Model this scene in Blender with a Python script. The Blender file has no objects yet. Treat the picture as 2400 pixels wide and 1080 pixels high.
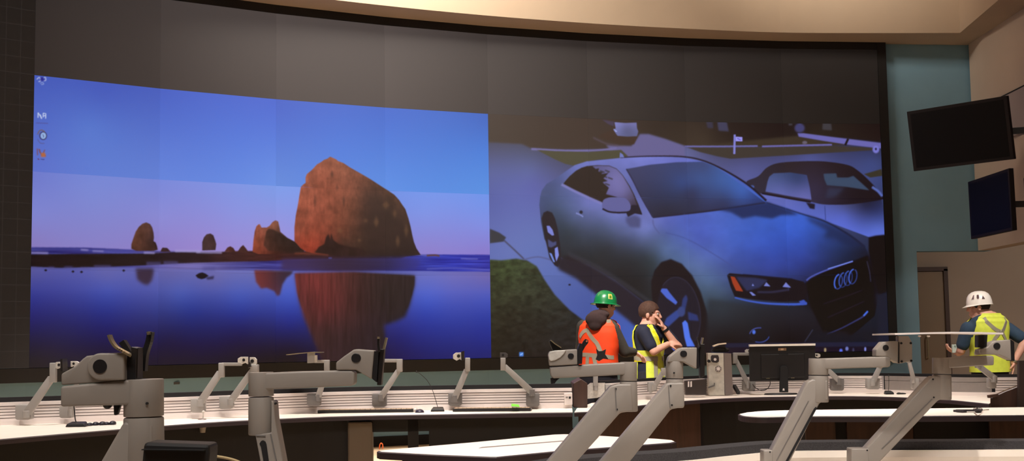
import bpy, bmesh, math, random
import numpy as np
from mathutils import Vector, Matrix
random.seed(7)
C = bpy.context.scene.collection
sc = bpy.context.scene
sc.view_settings.view_transform = 'Standard'
sc.view_settings.look = 'None'
sc.view_settings.exposure = 0.0
sc.view_settings.gamma = 1.0
sc.view_settings.use_curve_mapping = False

# ------------------------------------------------------------------ camera
EYE = 1.22
FOC, PIT, ROLL = 2989.38, 0.0872425, -0.0149892          # focal length in pixels of a 2400 x 1080 frame
cam = bpy.data.cameras.new('camera'); camo = bpy.data.objects.new('camera', cam); C.objects.link(camo)
cam.sensor_width = 36.0; cam.lens = FOC / 2400 * 36.0; cam.clip_start = 0.05; cam.clip_end = 100
_c, _s, _cr, _sr = math.cos(PIT), math.sin(PIT), math.cos(ROLL), math.sin(ROLL)
_U = Vector((0, -_s, _c)); _X = Vector((1, 0, 0)); _F = Vector((0, _c, _s))
_R = _X * _cr + _U * _sr; _UP = _U * _cr - _X * _sr
M = Matrix((_R, _UP, -_F)).transposed().to_4x4(); M.translation = (0, 0, EYE)
camo.matrix_world = M; sc.camera = camo

def ray(px, py):
    x, y = px - 1200.0, py - 540.0
    xu, u = (x * _cr + y * _sr) / FOC, (x * _sr - y * _cr) / FOC
    return Vector((xu, _c - u * _s, _s + u * _c))
def at(px, py, Y):                    # measured pixel -> point of the room at distance Y from the camera
    d = ray(px, py); d = d * (Y / d.y); return Vector((d.x, d.y, d.z + EYE))
def atz(px, py, z):                   # measured pixel -> point at height z
    d = ray(px, py); d = d * ((z - EYE) / d.z); return Vector((d.x, d.y, z))

# ------------------------------------------------------------------ materials
MATS = {}
def lin(c):
    return tuple(((v / 255) / 12.92 if v / 255 <= .04045 else ((v / 255 + .055) / 1.055) ** 2.4) for v in c)
def mat(name, rgb, rough=.5, metal=0.0, noise=0.0, scale=20.0, bump=0.0, spec=.5, coat=0.0, stretch=None):
    if name in MATS: return MATS[name]
    m = bpy.data.materials.new(name); m.use_nodes = True
    nt = m.node_tree; b = nt.nodes['Principled BSDF']
    c = lin(rgb)
    b.inputs['Base Color'].default_value = (*c, 1); b.inputs['Roughness'].default_value = rough
    b.inputs['Metallic'].default_value = metal; b.inputs['Specular IOR Level'].default_value = spec
    b.inputs['Coat Weight'].default_value = coat
    if noise or bump:
        tc = nt.nodes.new('ShaderNodeTexCoord'); mp = nt.nodes.new('ShaderNodeMapping')
        if stretch: mp.inputs['Scale'].default_value = stretch
        nz = nt.nodes.new('ShaderNodeTexNoise'); nz.inputs['Scale'].default_value = scale; nz.inputs['Detail'].default_value = 5
        nt.links.new(tc.outputs['Object'], mp.inputs[0]); nt.links.new(mp.outputs[0], nz.inputs['Vector'])
        if noise:
            rp = nt.nodes.new('ShaderNodeValToRGB')
            rp.color_ramp.elements[0].position = .3; rp.color_ramp.elements[1].position = .7
            rp.color_ramp.elements[0].color = (*[v * (1 - noise) for v in c], 1)
            rp.color_ramp.elements[1].color = (*[min(1, v * (1 + noise)) for v in c], 1)
            nt.links.new(nz.outputs['Fac'], rp.inputs[0]); nt.links.new(rp.outputs[0], b.inputs['Base Color'])
        if bump:
            bp = nt.nodes.new('ShaderNodeBump'); bp.inputs['Strength'].default_value = bump; bp.inputs['Distance'].default_value = .01
            nt.links.new(nz.outputs['Fac'], bp.inputs['Height']); nt.links.new(bp.outputs[0], b.inputs['Normal'])
    MATS[name] = m; return m

ARM = mat('arm_plastic', (151, 143, 135), .45, noise=.04, scale=8)
ARMD = mat('arm_plastic_dark', (116, 112, 110), .5)
FARM = mat('small_arm_plastic', (158, 154, 150), .45)
SILV = mat('cast_silver', (205, 200, 192), .35, noise=.15, scale=60)
BLACK = mat('black_plastic', (24, 22, 24), .45)
SOFTBLACK = mat('matt_black', (18, 16, 18), .8)
STEEL = mat('plate_edge_steel', (185, 172, 140), .35, metal=.8)
PLATE = mat('plate_dark_steel', (40, 35, 34), .4, metal=.3)
DESK = mat('desk_laminate', (238, 226, 214), .5, noise=.02, scale=6)
EDGE = mat('desk_edge_rubber', (52, 42, 50), .55)
SLAT = mat('slat_white', (240, 230, 226), .5)
SLATG = mat('slat_groove', (160, 146, 142), .7)
PANELG = mat('panel_grey', (146, 138, 134), .55, noise=.04, scale=14)
WOOD = mat('brown_wood', (66, 43, 34), .5, noise=.25, scale=5, stretch=(6, 6, .6))
DARKP = mat('dark_panel', (15, 12, 15), .7)
TEAL = mat('teal_paint', (118, 154, 172), .8, noise=.03, scale=3)
BEIGE = mat('beige_paint', (186, 168, 150), .85, noise=.03, scale=2)
BEIGEW = mat('beige_warm_paint', (172, 152, 130), .85, noise=.02, scale=2)
GREYP = mat('grey_wall_panel', (150, 138, 136), .85)
FLOORM = mat('floor_plywood', (200, 172, 136), .6, noise=.12, scale=3, stretch=(1, 8, 1))
FRAMEM = mat('video_wall_frame', (14, 12, 13), .6)
SKIN = mat('skin', (222, 166, 144), .55, noise=.05, scale=30)

# ------------------------------------------------------------------ objects
def mesh_obj(name, bm, m, parent=None, smooth=False, loc=None):
    me = bpy.data.meshes.new(name); bm.to_mesh(me); bm.free()
    for p in me.polygons: p.use_smooth = smooth
    if smooth:
        try: me.set_sharp_from_angle(angle=math.radians(38))
        except Exception: pass
    for mm in (m if isinstance(m, (list, tuple)) else [m]): me.materials.append(mm)
    o = bpy.data.objects.new(name, me); C.objects.link(o)
    if parent is not None:
        o.parent = parent
        if loc is None: o.matrix_parent_inverse = world_of(parent).inverted()
    if loc is not None: o.location = loc
    return o
def world_of(o):
    m = o.matrix_basis.copy()
    if o.parent is not None: m = world_of(o.parent) @ o.matrix_parent_inverse @ m
    return m
def tag(o, label, cat=None, group=None, kind=None):
    if label: o['label'] = label
    if cat: o['category'] = cat
    if group: o['group'] = group
    if kind: o['kind'] = kind
    return o
def thing(name, label, cat, loc=(0, 0, 0), group=None):
    o = bpy.data.objects.new(name, None); C.objects.link(o); o.location = loc; o.empty_display_size = .1
    return tag(o, label, cat, group)
def struct(o, label=None):
    o['kind'] = 'structure'
    if label: o['label'] = label
    return o

# ------------------------------------------------------------------ shapes
def frame_from(ax, upv=None):
    ax = Vector(ax).normalized(); upv = Vector(upv or (0, 0, 1))
    if abs(ax.dot(upv)) > .99: upv = Vector((0, 1, 0))
    s = ax.cross(upv).normalized(); u = s.cross(ax).normalized()
    return ax, s, u
def add_prism(bm, pts, off, mi=0):                    # polygon pts (Vectors), extruded by vector off
    off = Vector(off); n = len(pts)
    a = [bm.verts.new(p) for p in pts]; b = [bm.verts.new(Vector(p) + off) for p in pts]
    fs = [bm.faces.new(a), bm.faces.new(b[::-1])]
    for i in range(n): fs.append(bm.faces.new((a[i], b[i], b[(i + 1) % n], a[(i + 1) % n])))
    for f in fs: f.material_index = mi
    return fs
def add_bar(bm, p, q, w, h, upv=None, mi=0, w2=None, h2=None):     # box from p to q, w sideways, h along up
    p, q = Vector(p), Vector(q); ax, s, u = frame_from(q - p, upv)
    w2 = w if w2 is None else w2; h2 = h if h2 is None else h2
    A = [p + s * (i * w / 2) + u * (j * h / 2) for i, j in ((-1, -1), (1, -1), (1, 1), (-1, 1))]
    B = [q + s * (i * w2 / 2) + u * (j * h2 / 2) for i, j in ((-1, -1), (1, -1), (1, 1), (-1, 1))]
    a = [bm.verts.new(v) for v in A]; b = [bm.verts.new(v) for v in B]
    fs = [bm.faces.new(a[::-1]), bm.faces.new(b)]
    for i in range(4): fs.append(bm.faces.new((a[i], a[(i + 1) % 4], b[(i + 1) % 4], b[i])))
    for f in fs: f.material_index = mi
    return fs
def add_box(bm, c, size, rz=0.0, mi=0):
    c = Vector(c); r = Matrix.Rotation(rz, 3, 'Z'); v = []
    for k in (-1, 1):
        for i, j in ((-1, -1), (1, -1), (1, 1), (-1, 1)):
            v.append(bm.verts.new(c + r @ Vector((i * size[0] / 2, j * size[1] / 2, k * size[2] / 2))))
    fs = [bm.faces.new((v[3], v[2], v[1], v[0])), bm.faces.new((v[4], v[5], v[6], v[7]))]
    for i in range(4): fs.append(bm.faces.new((v[i], v[(i + 1) % 4], v[4 + (i + 1) % 4], v[4 + i])))
    for f in fs: f.material_index = mi
    return fs
def add_cyl(bm, p, q, r, r2=None, n=24, mi=0, cap=True):
    p, q = Vector(p), Vector(q); r2 = r if r2 is None else r2; ax, s, u = frame_from(q - p)
    a, b = [], []
    for i in range(n):
        t = 2 * math.pi * i / n; d = s * math.cos(t) + u * math.sin(t)
        a.append(bm.verts.new(p + d * r)); b.append(bm.verts.new(q + d * r2))
    for i in range(n):
        f = bm.faces.new((a[i], a[(i + 1) % n], b[(i + 1) % n], b[i])); f.material_index = mi
    if cap:
        f = bm.faces.new(a[::-1]); f.material_index = mi; f = bm.faces.new(b); f.material_index = mi
def add_tube(bm, pts, r, n=10, mi=0, cap=True):
    pts = [Vector(p) for p in pts]; rs = r if isinstance(r, (list, tuple)) else [r] * len(pts)
    rings = []; s = None
    for k, p in enumerate(pts):
        t = (pts[min(k + 1, len(pts) - 1)] - pts[max(k - 1, 0)]).normalized()
        if s is None: _, s, u = frame_from(t)
        else:
            s = (s - t * s.dot(t)).normalized(); u = t.cross(s)
        rings.append([bm.verts.new(p + (s * math.cos(2 * math.pi * i / n) + u * math.sin(2 * math.pi * i / n)) * rs[k]) for i in range(n)])
    for a, b in zip(rings, rings[1:]):
        for i in range(n):
            f = bm.faces.new((a[i], a[(i + 1) % n], b[(i + 1) % n], b[i])); f.material_index = mi
    if cap: bm.faces.new(rings[0][::-1]).material_index = mi; bm.faces.new(rings[-1]).material_index = mi
def add_ell(bm, c, r, seg=20, ring=12, rot=None, mi=0):
    c = Vector(c); r = (r, r, r) if not isinstance(r, (list, tuple)) else r
    rot = rot or Matrix.Identity(3); rows = []
    for j in range(1, ring):
        ph = math.pi * j / ring
        rows.append([bm.verts.new(c + rot @ Vector((r[0] * math.sin(ph) * math.cos(2 * math.pi * i / seg), r[1] * math.sin(ph) * math.sin(2 * math.pi * i / seg), r[2] * math.cos(ph)))) for i in range(seg)])
    t = bm.verts.new(c + rot @ Vector((0, 0, r[2]))); b = bm.verts.new(c - rot @ Vector((0, 0, r[2])))
    for i in range(seg):
        k = (i + 1) % seg
        bm.faces.new((t, rows[0][i], rows[0][k])).material_index = mi
        bm.faces.new((b, rows[-1][k], rows[-1][i])).material_index = mi
        for x, y in zip(rows, rows[1:]): bm.faces.new((x[i], y[i], y[k], x[k])).material_index = mi
def bevel(bm, w, seg=2, ang=30):
    bm.normal_update()
    es = [e for e in bm.edges if len(e.link_faces) == 2 and e.calc_face_angle(0) > math.radians(ang)]
    bmesh.ops.bevel(bm, geom=es, offset=w, segments=seg, affect='EDGES', profile=.5, clamp_overlap=True)
def recalc(bm): bmesh.ops.recalc_face_normals(bm, faces=bm.faces[:])
def smooth_path(pts, n=8):                             # Catmull-Rom through points
    P = [Vector(p) for p in pts]; out = []
    for i in range(len(P) - 1):
        p0, p1, p2, p3 = P[max(i - 1, 0)], P[i], P[i + 1], P[min(i + 2, len(P) - 1)]
        for k in range(n):
            t = k / n
            out.append(.5 * ((2 * p1) + (p2 - p0) * t + (2 * p0 - 5 * p1 + 4 * p2 - p3) * t * t + (3 * p1 - p0 - 3 * p2 + p3) * t ** 3))
    out.append(P[-1]); return out
def offset_path(path, d):                              # horizontal offset to the left of travel
    out = []
    for i, p in enumerate(path):
        t = (path[min(i + 1, len(path) - 1)] - path[max(i - 1, 0)]); t.z = 0; t.normalize()
        out.append(p + Vector((-t.y, t.x, 0)) * d)
    return out
def add_ribbon(bm, path, prof, mi=0, closed_ends=True):  # profile list of (offset, z) swept along a plan path
    rows = []
    for i, p in enumerate(path):
        t = (path[min(i + 1, len(path) - 1)] - path[max(i - 1, 0)]); t.z = 0; t.normalize(); nrm = Vector((-t.y, t.x, 0))
        rows.append([bm.verts.new(Vector((p.x, p.y, 0)) + nrm * o + Vector((0, 0, z))) for o, z in prof])
    n = len(prof)
    for a, b in zip(rows, rows[1:]):
        for i in range(n): bm.faces.new((a[i], b[i], b[(i + 1) % n], a[(i + 1) % n])).material_index = mi
    if closed_ends:
        bm.faces.new(rows[0]).material_index = mi; bm.faces.new(rows[-1][::-1]).material_index = mi
# ================================================================== THE VIDEO WALL
TW, TH = 1.36, 1.02
WX0, WY0, A0, DA, ZB = -4.99107, 13.19976, 0.627937, 0.0733782, EYE - 0.19143
WXY = [(WX0, WY0)]
for i in range(8):
    a = A0 - DA * i; WXY.append((WXY[-1][0] + TW * math.cos(a), WXY[-1][1] + TW * math.sin(a)))
LEFT = (WX0 - TW * math.cos(A0 + DA), WY0 - TW * math.sin(A0 + DA))
COLS = [LEFT] + WXY                                   # nine columns; column 0 of the pictures is COLS[1]

def wuv(px, py):                                      # measured pixel -> (column, row) on the curved wall
    px = np.asarray(px, float); py = np.asarray(py, float)
    x, y = px - 1200, py - 540
    dx = (x * _cr + y * _sr) / FOC; u = (x * _sr - y * _cr) / FOC
    dy = _c - u * _s; dz = _s + u * _c
    U = np.full(px.shape, np.nan); V = np.full(px.shape, np.nan)
    for i in range(8):
        (x0, y0), (x1, y1) = WXY[i], WXY[i + 1]; ex, ey = x1 - x0, y1 - y0
        den = dx * ey - dy * ex; s = (x0 * ey - y0 * ex) / den
        t = ((s * dx - x0) * ex + (s * dy - y0) * ey) / TW ** 2
        ok = ((t >= 0) | (i == 0)) & ((t < 1) | (i == 7)) & np.isnan(U)
        U[ok] = (i + t)[ok]; V[ok] = ((s * dz + EYE - ZB) / TH)[ok]
    return U, V

# ---- picture painter: a float canvas over columns 0..8, rows 0..3 of the wall
RU, RV = 260, 195
CW, CH = 8 * RU, 3 * RV
gu, gv = np.meshgrid((np.arange(CW) + .5) / RU, (np.arange(CH) + .5) / RV)
cv = np.zeros((CH, CW, 3))
def blur(a, s):
    if s <= 0: return a
    r = max(1, int(math.ceil(s * 2.5))); k = np.exp(-.5 * (np.arange(-r, r + 1) / s) ** 2); k /= k.sum()
    b = np.pad(a, ((r, r), (r, r)), mode='edge'); o = np.zeros((b.shape[0], a.shape[1]))
    for i, w in enumerate(k): o += w * b[:, i:i + a.shape[1]]
    c = np.zeros_like(a)
    for i, w in enumerate(k): c += w * o[i:i + a.shape[0], :]
    return c
def curve(pts, n=6, closed=True):
    P = np.array(pts, float); N = len(P); out = []
    for i in range(N if closed else N - 1):
        g = lambda k: P[(i + k) % N] if closed else P[min(max(i + k, 0), N - 1)]
        p0, p1, p2, p3 = g(-1), g(0), g(1), g(2)
        for t in np.arange(n) / n:
            out.append(.5 * (2 * p1 + (p2 - p0) * t + (2 * p0 - 5 * p1 + 4 * p2 - p3) * t * t + (3 * p1 - p0 - 3 * p2 + p3) * t ** 3))
    if not closed: out.append(P[-1])
    return np.array(out)
def mask(pts, soft=.7, rnd=False):
    soft = soft * RU / 200 * .8
    P = curve(pts) if rnd else np.array(pts, float)
    Q = []                                            # subdivide long edges so they follow the curved wall
    for i in range(len(P)):
        a, b = P[i], P[(i + 1) % len(P)]; n = max(1, int(np.hypot(*(b - a)) / 25))
        for k in range(n): Q.append(a + (b - a) * k / n)
    Q = np.array(Q); U, V = wuv(Q[:, 0], Q[:, 1]); X, Y = U * RU, V * RV
    pad = int(soft * 3 + 4)
    x0, x1 = int(max(0, X.min() - pad)), int(min(CW, X.max() + pad)); y0, y1 = int(max(0, Y.min() - pad)), int(min(CH, Y.max() + pad))
    m = np.zeros((CH, CW))
    if x1 <= x0 or y1 <= y0: return m
    SS = 3; xs = x0 + (np.arange((x1 - x0) * SS) + .5) / SS; ins = np.zeros(((y1 - y0) * SS, len(xs)), bool)
    ys = y0 + (np.arange((y1 - y0) * SS) + .5) / SS
    Xn, Yn = np.roll(X, -1), np.roll(Y, -1)
    for r, yy in enumerate(ys):
        c = (Y <= yy) != (Yn <= yy)
        if not c.any(): continue
        cx = np.sort(X[c] + (yy - Y[c]) / (Yn[c] - Y[c]) * (Xn[c] - X[c]))
        ins[r] = (np.searchsorted(cx, xs) % 2) == 1
    sub = ins.reshape(y1 - y0, SS, x1 - x0, SS).mean((1, 3))
    m[y0:y1, x0:x1] = blur(sub, soft); return m
def field(ctrl, sm=.02):                               # smooth colour field through (px, py, (r, g, b)) samples
    a = np.array([(c[0], c[1]) for c in ctrl], float); U, V = wuv(a[:, 0], a[:, 1]); P = np.stack([U * 1.333, V], 1); K = np.array([c[2] for c in ctrl], float); n = len(P)
    if n < 4: return np.broadcast_to(K.mean(0), (CH, CW, 3)).copy()
    ph = lambda d: np.sqrt(d * d + .004)
    A = np.zeros((n + 1, n + 1)); A[:n, :n] = -ph(np.hypot(P[:, None, 0] - P[None, :, 0], P[:, None, 1] - P[None, :, 1])); A[:n, :n] += np.eye(n) * sm; A[:n, n] = A[n, :n] = 1
    w = np.linalg.solve(A, np.vstack([K, np.zeros((1, 3))]))
    st = 4; su, sv = gu[st // 2::st, st // 2::st] * 1.333, gv[st // 2::st, st // 2::st]; o = np.zeros(su.shape + (3,)) + w[n]
    for i in range(n): o += -ph(np.hypot(su - P[i, 0], sv - P[i, 1]))[..., None] * w[i]
    o = np.clip(o, K.min(0) * .9, K.max(0) * 1.03)
    def up(m, ax, N):
        x = ((np.arange(N) + .5) / st - .5).clip(0, m.shape[ax] - 1.001); i0 = x.astype(int); t = x - i0; t = t.reshape([-1 if k == ax else 1 for k in range(3)])
        return np.take(m, i0, ax) * (1 - t) + np.take(m, i0 + 1, ax) * t
    return up(up(o, 0, CH), 1, CW)
def paint(m, col, op=1.0):
    global cv
    col = np.array(col, float) if not isinstance(col, np.ndarray) else col
    k = (m * op)[..., None]; cv = cv * (1 - k) + col * k
def poly(pts, col, soft=.7, rnd=False, op=1.0): paint(mask(pts, soft, rnd), col, op)
def line(pts, w, col, soft=.6, rnd=True, op=1.0):
    P = curve(pts, 6, False) if rnd and len(pts) > 2 else np.array(pts, float)
    W = np.linspace(w[0], w[1], len(P)) if isinstance(w, (tuple, list)) else np.full(len(P), w)
    T = np.gradient(P, axis=0); T /= np.hypot(T[:, 0], T[:, 1])[:, None] + 1e-9; N = np.stack([-T[:, 1], T[:, 0]], 1) * W[:, None] / 2
    poly(np.vstack([P + N, (P - N)[::-1]]), col, soft, False, op)
rng = np.random.default_rng(5)
def vnoise(fx, fy, octv=4, seed=0):
    r = np.random.default_rng(seed); o = np.zeros((CH, CW)); amp = 1; tot = 0
    for k in range(octv):
        nx, ny = int(8 * fx * 2 ** k) + 2, int(3 * fy * 2 ** k) + 2
        g = r.random((ny + 1, nx + 1)); X = gu / 8 * (nx - 1); Y = gv / 3 * (ny - 1)
        xi, yi = X.astype(int), Y.astype(int); tx, ty = X - xi, Y - yi; tx = tx * tx * (3 - 2 * tx); ty = ty * ty * (3 - 2 * ty)
        o += amp * (g[yi, xi] * (1 - tx) * (1 - ty) + g[yi, xi + 1] * tx * (1 - ty) + g[yi + 1, xi] * (1 - tx) * ty + g[yi + 1, xi + 1] * tx * ty)
        tot += amp; amp *= .55
    return o / tot - .5

# ---- left picture: a beach with a great rock at dusk
L = (gu < 4)
def paint_beach():
    upper = field([(80, 185, (70, 92, 186)), (210, 300, (88, 120, 206)), (372, 215, (74, 97, 190)), (372, 400, (97, 127, 212)), (80, 395, (94, 114, 204)),
                   (647, 242, (72, 102, 202)), (560, 330, (86, 120, 212)), (647, 425, (102, 140, 222)), (900, 262, (64, 106, 204)), (800, 350, (82, 126, 220)), (900, 435, (90, 140, 226)), (1140, 275, (58, 100, 190)), (1140, 360, (70, 124, 214)), (1140, 445, (84, 140, 222)), (240, 215, (72, 94, 188))])
    lower = field([(80, 412, (112, 124, 206)), (80, 500, (128, 134, 210)), (80, 570, (136, 124, 192)), (220, 450, (124, 138, 214)), (372, 430, (122, 136, 216)), (372, 510, (138, 138, 212)), (372, 570, (142, 128, 200)), (647, 445, (124, 152, 228)), (560, 500, (138, 146, 222)), (640, 555, (152, 142, 214)), (480, 570, (150, 134, 206)),
                   (900, 460, (112, 146, 232)), (1140, 465, (112, 148, 236)), (1140, 530, (128, 142, 228)), (1140, 590, (138, 124, 206)), (1000, 585, (142, 130, 208)), (1000, 500, (126, 148, 232))])
    paint(L * (gv >= 2), upper); paint(L * ((gv < 2) & (gv > .9)), lower)
    W = field([(72, 632, (84, 84, 150)), (72, 690, (48, 56, 140)), (72, 750, (30, 34, 112)), (72, 800, (22, 24, 72)), (72, 850, (20, 18, 40)), (250, 640, (92, 94, 164)), (250, 680, (66, 80, 168)), (250, 720, (40, 56, 148)), (250, 770, (28, 34, 116)), (250, 840, (22, 20, 58)),
               (400, 640, (98, 98, 166)), (420, 690, (70, 88, 176)), (450, 730, (36, 56, 150)), (400, 800, (24, 26, 84)), (500, 650, (102, 102, 170)), (560, 700, (62, 84, 182)), (560, 740, (34, 52, 152)), (560, 790, (24, 26, 92)), (600, 640, (104, 108, 178)), (600, 845, (24, 20, 44)), (680, 700, (60, 84, 186)), (680, 760, (30, 44, 142)), (680, 830, (24, 20, 46)),
               (980, 650, (96, 104, 186)), (1060, 650, (104, 104, 182)), (1140, 650, (104, 98, 170)), (1000, 700, (66, 90, 198)), (1140, 700, (68, 84, 186)), (1000, 745, (40, 64, 180)), (1140, 750, (40, 62, 176)), (980, 790, (30, 46, 156)), (1140, 800, (28, 48, 168)), (1060, 835, (26, 42, 148)), (1145, 840, (28, 44, 150)), (930, 800, (26, 34, 126)), (900, 835, (24, 28, 92))])
    W = W * (.70 + .30 * np.clip((gv - .05) / .75, 0, 1))[..., None]
    paint(L * 1.0 * mask([(40, 622), (600, 622), (1160, 624), (1160, 870), (40, 870)], .8), W)
    # sea and dark beach
    sea = field([(80, 588, (48, 48, 120)), (300, 590, (70, 70, 150)), (440, 590, (110, 100, 160)), (600, 600, (60, 60, 130)), (1000, 612, (44, 54, 160)), (1145, 612, (46, 50, 158)), (1060, 625, (38, 50, 170)), (850, 625, (40, 38, 100)), (650, 622, (58, 56, 130))])
    sea = sea + (vnoise(3, 60, 3, 11) * 70)[..., None] * np.array([.8, .9, 1.2])
    paint(L * mask([(40, 579), (200, 580), (340, 586), (600, 594), (980, 596), (1160, 597), (1160, 637), (900, 634), (600, 634), (40, 622)], .8), np.clip(sea, 0, 255))
    shore = field([(80, 605, (38, 30, 34)), (300, 605, (44, 36, 38)), (450, 606, (52, 40, 44)), (560, 600, (84, 52, 48)), (640, 600, (88, 50, 44)), (740, 604, (70, 40, 40)), (900, 606, (46, 32, 40)), (980, 602, (60, 44, 60))])
    shore = shore * np.array([.70, .66, .74]) * (1 + vnoise(10, 40, 4, 3) * .5)[..., None]
    poly([(60, 596), (160, 595), (340, 594), (420, 590), (520, 590), (560, 588), (600, 588), (760, 588), (960, 597), (940, 606), (820, 606), (700, 608), (620, 612), (520, 614), (420, 617), (340, 622), (260, 625), (140, 628), (60, 624)], shore, 1.0)
    for x, y, w, h in ((88, 592, 50, 5), (198, 585, 18, 4), (230, 588, 26, 3), (350, 592, 26, 5), (440, 588, 60, 6), (490, 591, 60, 5), (905, 600, 30, 2), (1100, 606, 40, 2), (985, 597, 40, 2)):
        line([(x - w / 2, y), (x + w / 2, y + 1)], h, (160, 150, 205), 1.2, op=.7)
    for x, y, w, h in ((360, 618, 34, 9), (400, 616, 34, 8), (240, 624, 40, 6), (160, 626, 20, 5), (120, 627, 14, 5), (200, 628, 24, 4)):
        line([(x - w / 2, y), (x + w / 2, y)], h, (84, 78, 140), 1.5, op=.55)
    for x, y in ((107, 633), (171, 636), (191, 637), (290, 634)):
        poly([(x - 4, y), (x, y - 3), (x + 4, y), (x, y + 3)], (24, 20, 28), .5)
    line([(1000, 630), (1070, 628), (1150, 633)], 3, (110, 110, 190), 1.2, op=.6)
    line([(770, 605), (778, 605)], 3, (100, 110, 220), .8)
    # rocks
    def rk(pts, ctrl, soft=.6, amp=.5, seed=1):
        f = field(ctrl) * np.array([1.08, .95, .90]); n = vnoise(14, 12, 5, seed) * amp + vnoise(60, 14, 3, seed + 9) * amp * .5
        poly(pts, np.clip(f * (1 + n)[..., None], 0, 255), soft)
    rk([(378, 584), (381, 580), (392, 581), (400, 590), (376, 590)], [(385, 585, (48, 36, 40))])
    rk([(308, 583), (308, 572), (312, 560), (318, 543), (325, 532), (334, 524), (343, 521), (352, 525), (357, 533), (360, 545), (361, 556), (360, 565), (365, 568), (368, 576), (370, 585), (360, 588), (340, 588), (320, 588)],
       [(325, 550, (84, 60, 52)), (315, 575, (78, 54, 46)), (345, 570, (62, 46, 44)), (340, 530, (86, 64, 58)), (356, 560, (48, 38, 40))], seed=2)
    rk([(474, 587), (474, 567), (478, 556), (484, 549), (493, 547), (500, 551), (504, 562), (507, 572), (505, 586)], [(482, 560, (70, 56, 60)), (495, 575, (54, 44, 48)), (502, 560, (50, 42, 48))], seed=4)
    rk([(526, 590), (533, 580), (540, 577), (547, 581), (553, 591)], [(535, 585, (76, 48, 44)), (548, 586, (54, 38, 40))])
    rk([(556, 591), (564, 579), (570, 574), (576, 581), (583, 591)], [(565, 585, (70, 46, 44)), (577, 586, (48, 36, 38))])
    rk([(592, 590), (594, 564), (597, 542), (601, 530), (605, 526), (609, 525), (613, 533), (625, 533), (632, 529), (639, 520), (646, 516), (652, 519), (655, 532), (657, 543), (673, 557), (690, 566), (705, 569), (716, 570), (717, 582), (710, 592), (650, 596), (605, 595)],
       [(602, 545, (126, 76, 64)), (600, 575, (128, 70, 54)), (615, 560, (118, 70, 58)), (645, 525, (120, 84, 70)), (612, 585, (104, 56, 46)), (650, 555, (60, 44, 42)), (690, 580, (40, 32, 34))], seed=5)
    rk([(618, 575), (622, 552), (624, 542), (630, 536), (640, 538), (652, 543), (673, 558), (692, 568), (715, 571), (716, 583), (700, 590), (630, 588)], [(630, 560, (62, 44, 40)), (650, 560, (44, 36, 36)), (690, 580, (36, 30, 32)), (645, 580, (54, 38, 36))], 1.2, seed=6)
    big = [(690, 565), (690, 532), (693, 505), (698, 480), (702, 455), (705, 438), (712, 431), (716, 429), (716, 416), (719, 408), (730, 399), (743, 385), (752, 380), (760, 374), (767, 372), (774, 367), (783, 371), (789, 374), (792, 377), (805, 382), (820, 392), (834, 400), (850, 409), (867, 419), (890, 434), (912, 448), (924, 456), (935, 468), (943, 480), (950, 490), (957, 511), (962, 530), (966, 550), (970, 567), (976, 582), (986, 597), (944, 602), (860, 602), (795, 599), (737, 594), (718, 590), (705, 582)]
    rk(big, [(700, 470, (136, 82, 66)), (720, 430, (140, 88, 72)), (775, 380, (142, 92, 74)), (760, 430, (132, 80, 64)), (740, 500, (126, 74, 60)), (700, 540, (126, 72, 58)), (720, 570, (132, 62, 48)), (745, 575, (126, 58, 46)), (705, 580, (130, 58, 46)), (780, 500, (116, 70, 56)), (800, 540, (100, 62, 50)), (830, 430, (118, 78, 64)), (800, 400, (126, 84, 68)), (840, 490, (86, 60, 50)), (880, 460, (76, 58, 50)), (870, 520, (60, 46, 42)), (900, 500, (58, 46, 42)), (920, 470, (76, 58, 48)), (930, 540, (54, 42, 40)), (955, 570, (42, 34, 36)), (900, 570, (48, 38, 36)), (850, 580, (50, 38, 34)), (800, 585, (44, 32, 32)), (880, 595, (32, 26, 30)), (940, 595, (34, 28, 32)), (820, 600, (38, 28, 30))], .6, .42, 21)
    paint(mask([(850, 440), (900, 452), (940, 490), (960, 535), (984, 597), (860, 600), (842, 560), (850, 500)], 13.0) * mask(big, .6), (44, 33, 32), .6)
    rk([(737, 592), (748, 578), (760, 572), (764, 556), (770, 548), (774, 562), (776, 546), (781, 562), (794, 572), (812, 578), (850, 582), (860, 592), (850, 602), (790, 601)], [(770, 580, (40, 28, 30)), (840, 592, (34, 26, 28))], 1.2, seed=8)
    for x, y, w, h in ((778, 408, 7, 10), (806, 470, 6, 14), (790, 440, 4, 9), (802, 560, 5, 14), (822, 545, 5, 22), (738, 470, 4, 20)):
        poly([(x - w / 2, y), (x, y - h), (x + w / 2, y), (x, y + h)], (70, 44, 38), 1.6, op=.7)
    for x, y, w, h in ((797, 541, 6, 6), (857, 517, 5, 5), (882, 520, 6, 14), (842, 563, 5, 4), (925, 500, 5, 12), (932, 565, 5, 16), (952, 540, 5, 18), (905, 480, 8, 10)):
        poly([(x - w, y), (x, y - h), (x + w, y), (x, y + h)], (118, 84, 58), 2.2, op=.5)
    line([(690, 594), (720, 594), (770, 598)], 4, (140, 70, 50), 1.5, op=.5)
    line([(1000, 599), (1020, 598), (1030, 600)], 4, (90, 60, 60), .8)
    # wet sand in front of the big rock and reflections
    wf = field([(690, 615, (58, 44, 84)), (800, 618, (48, 34, 54)), (900, 618, (40, 34, 72)), (970, 615, (46, 48, 130))])
    poly([(660, 606), (800, 603), (960, 602), (985, 610), (975, 632), (800, 636), (660, 632)], wf, 3.5, op=.9)
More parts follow.
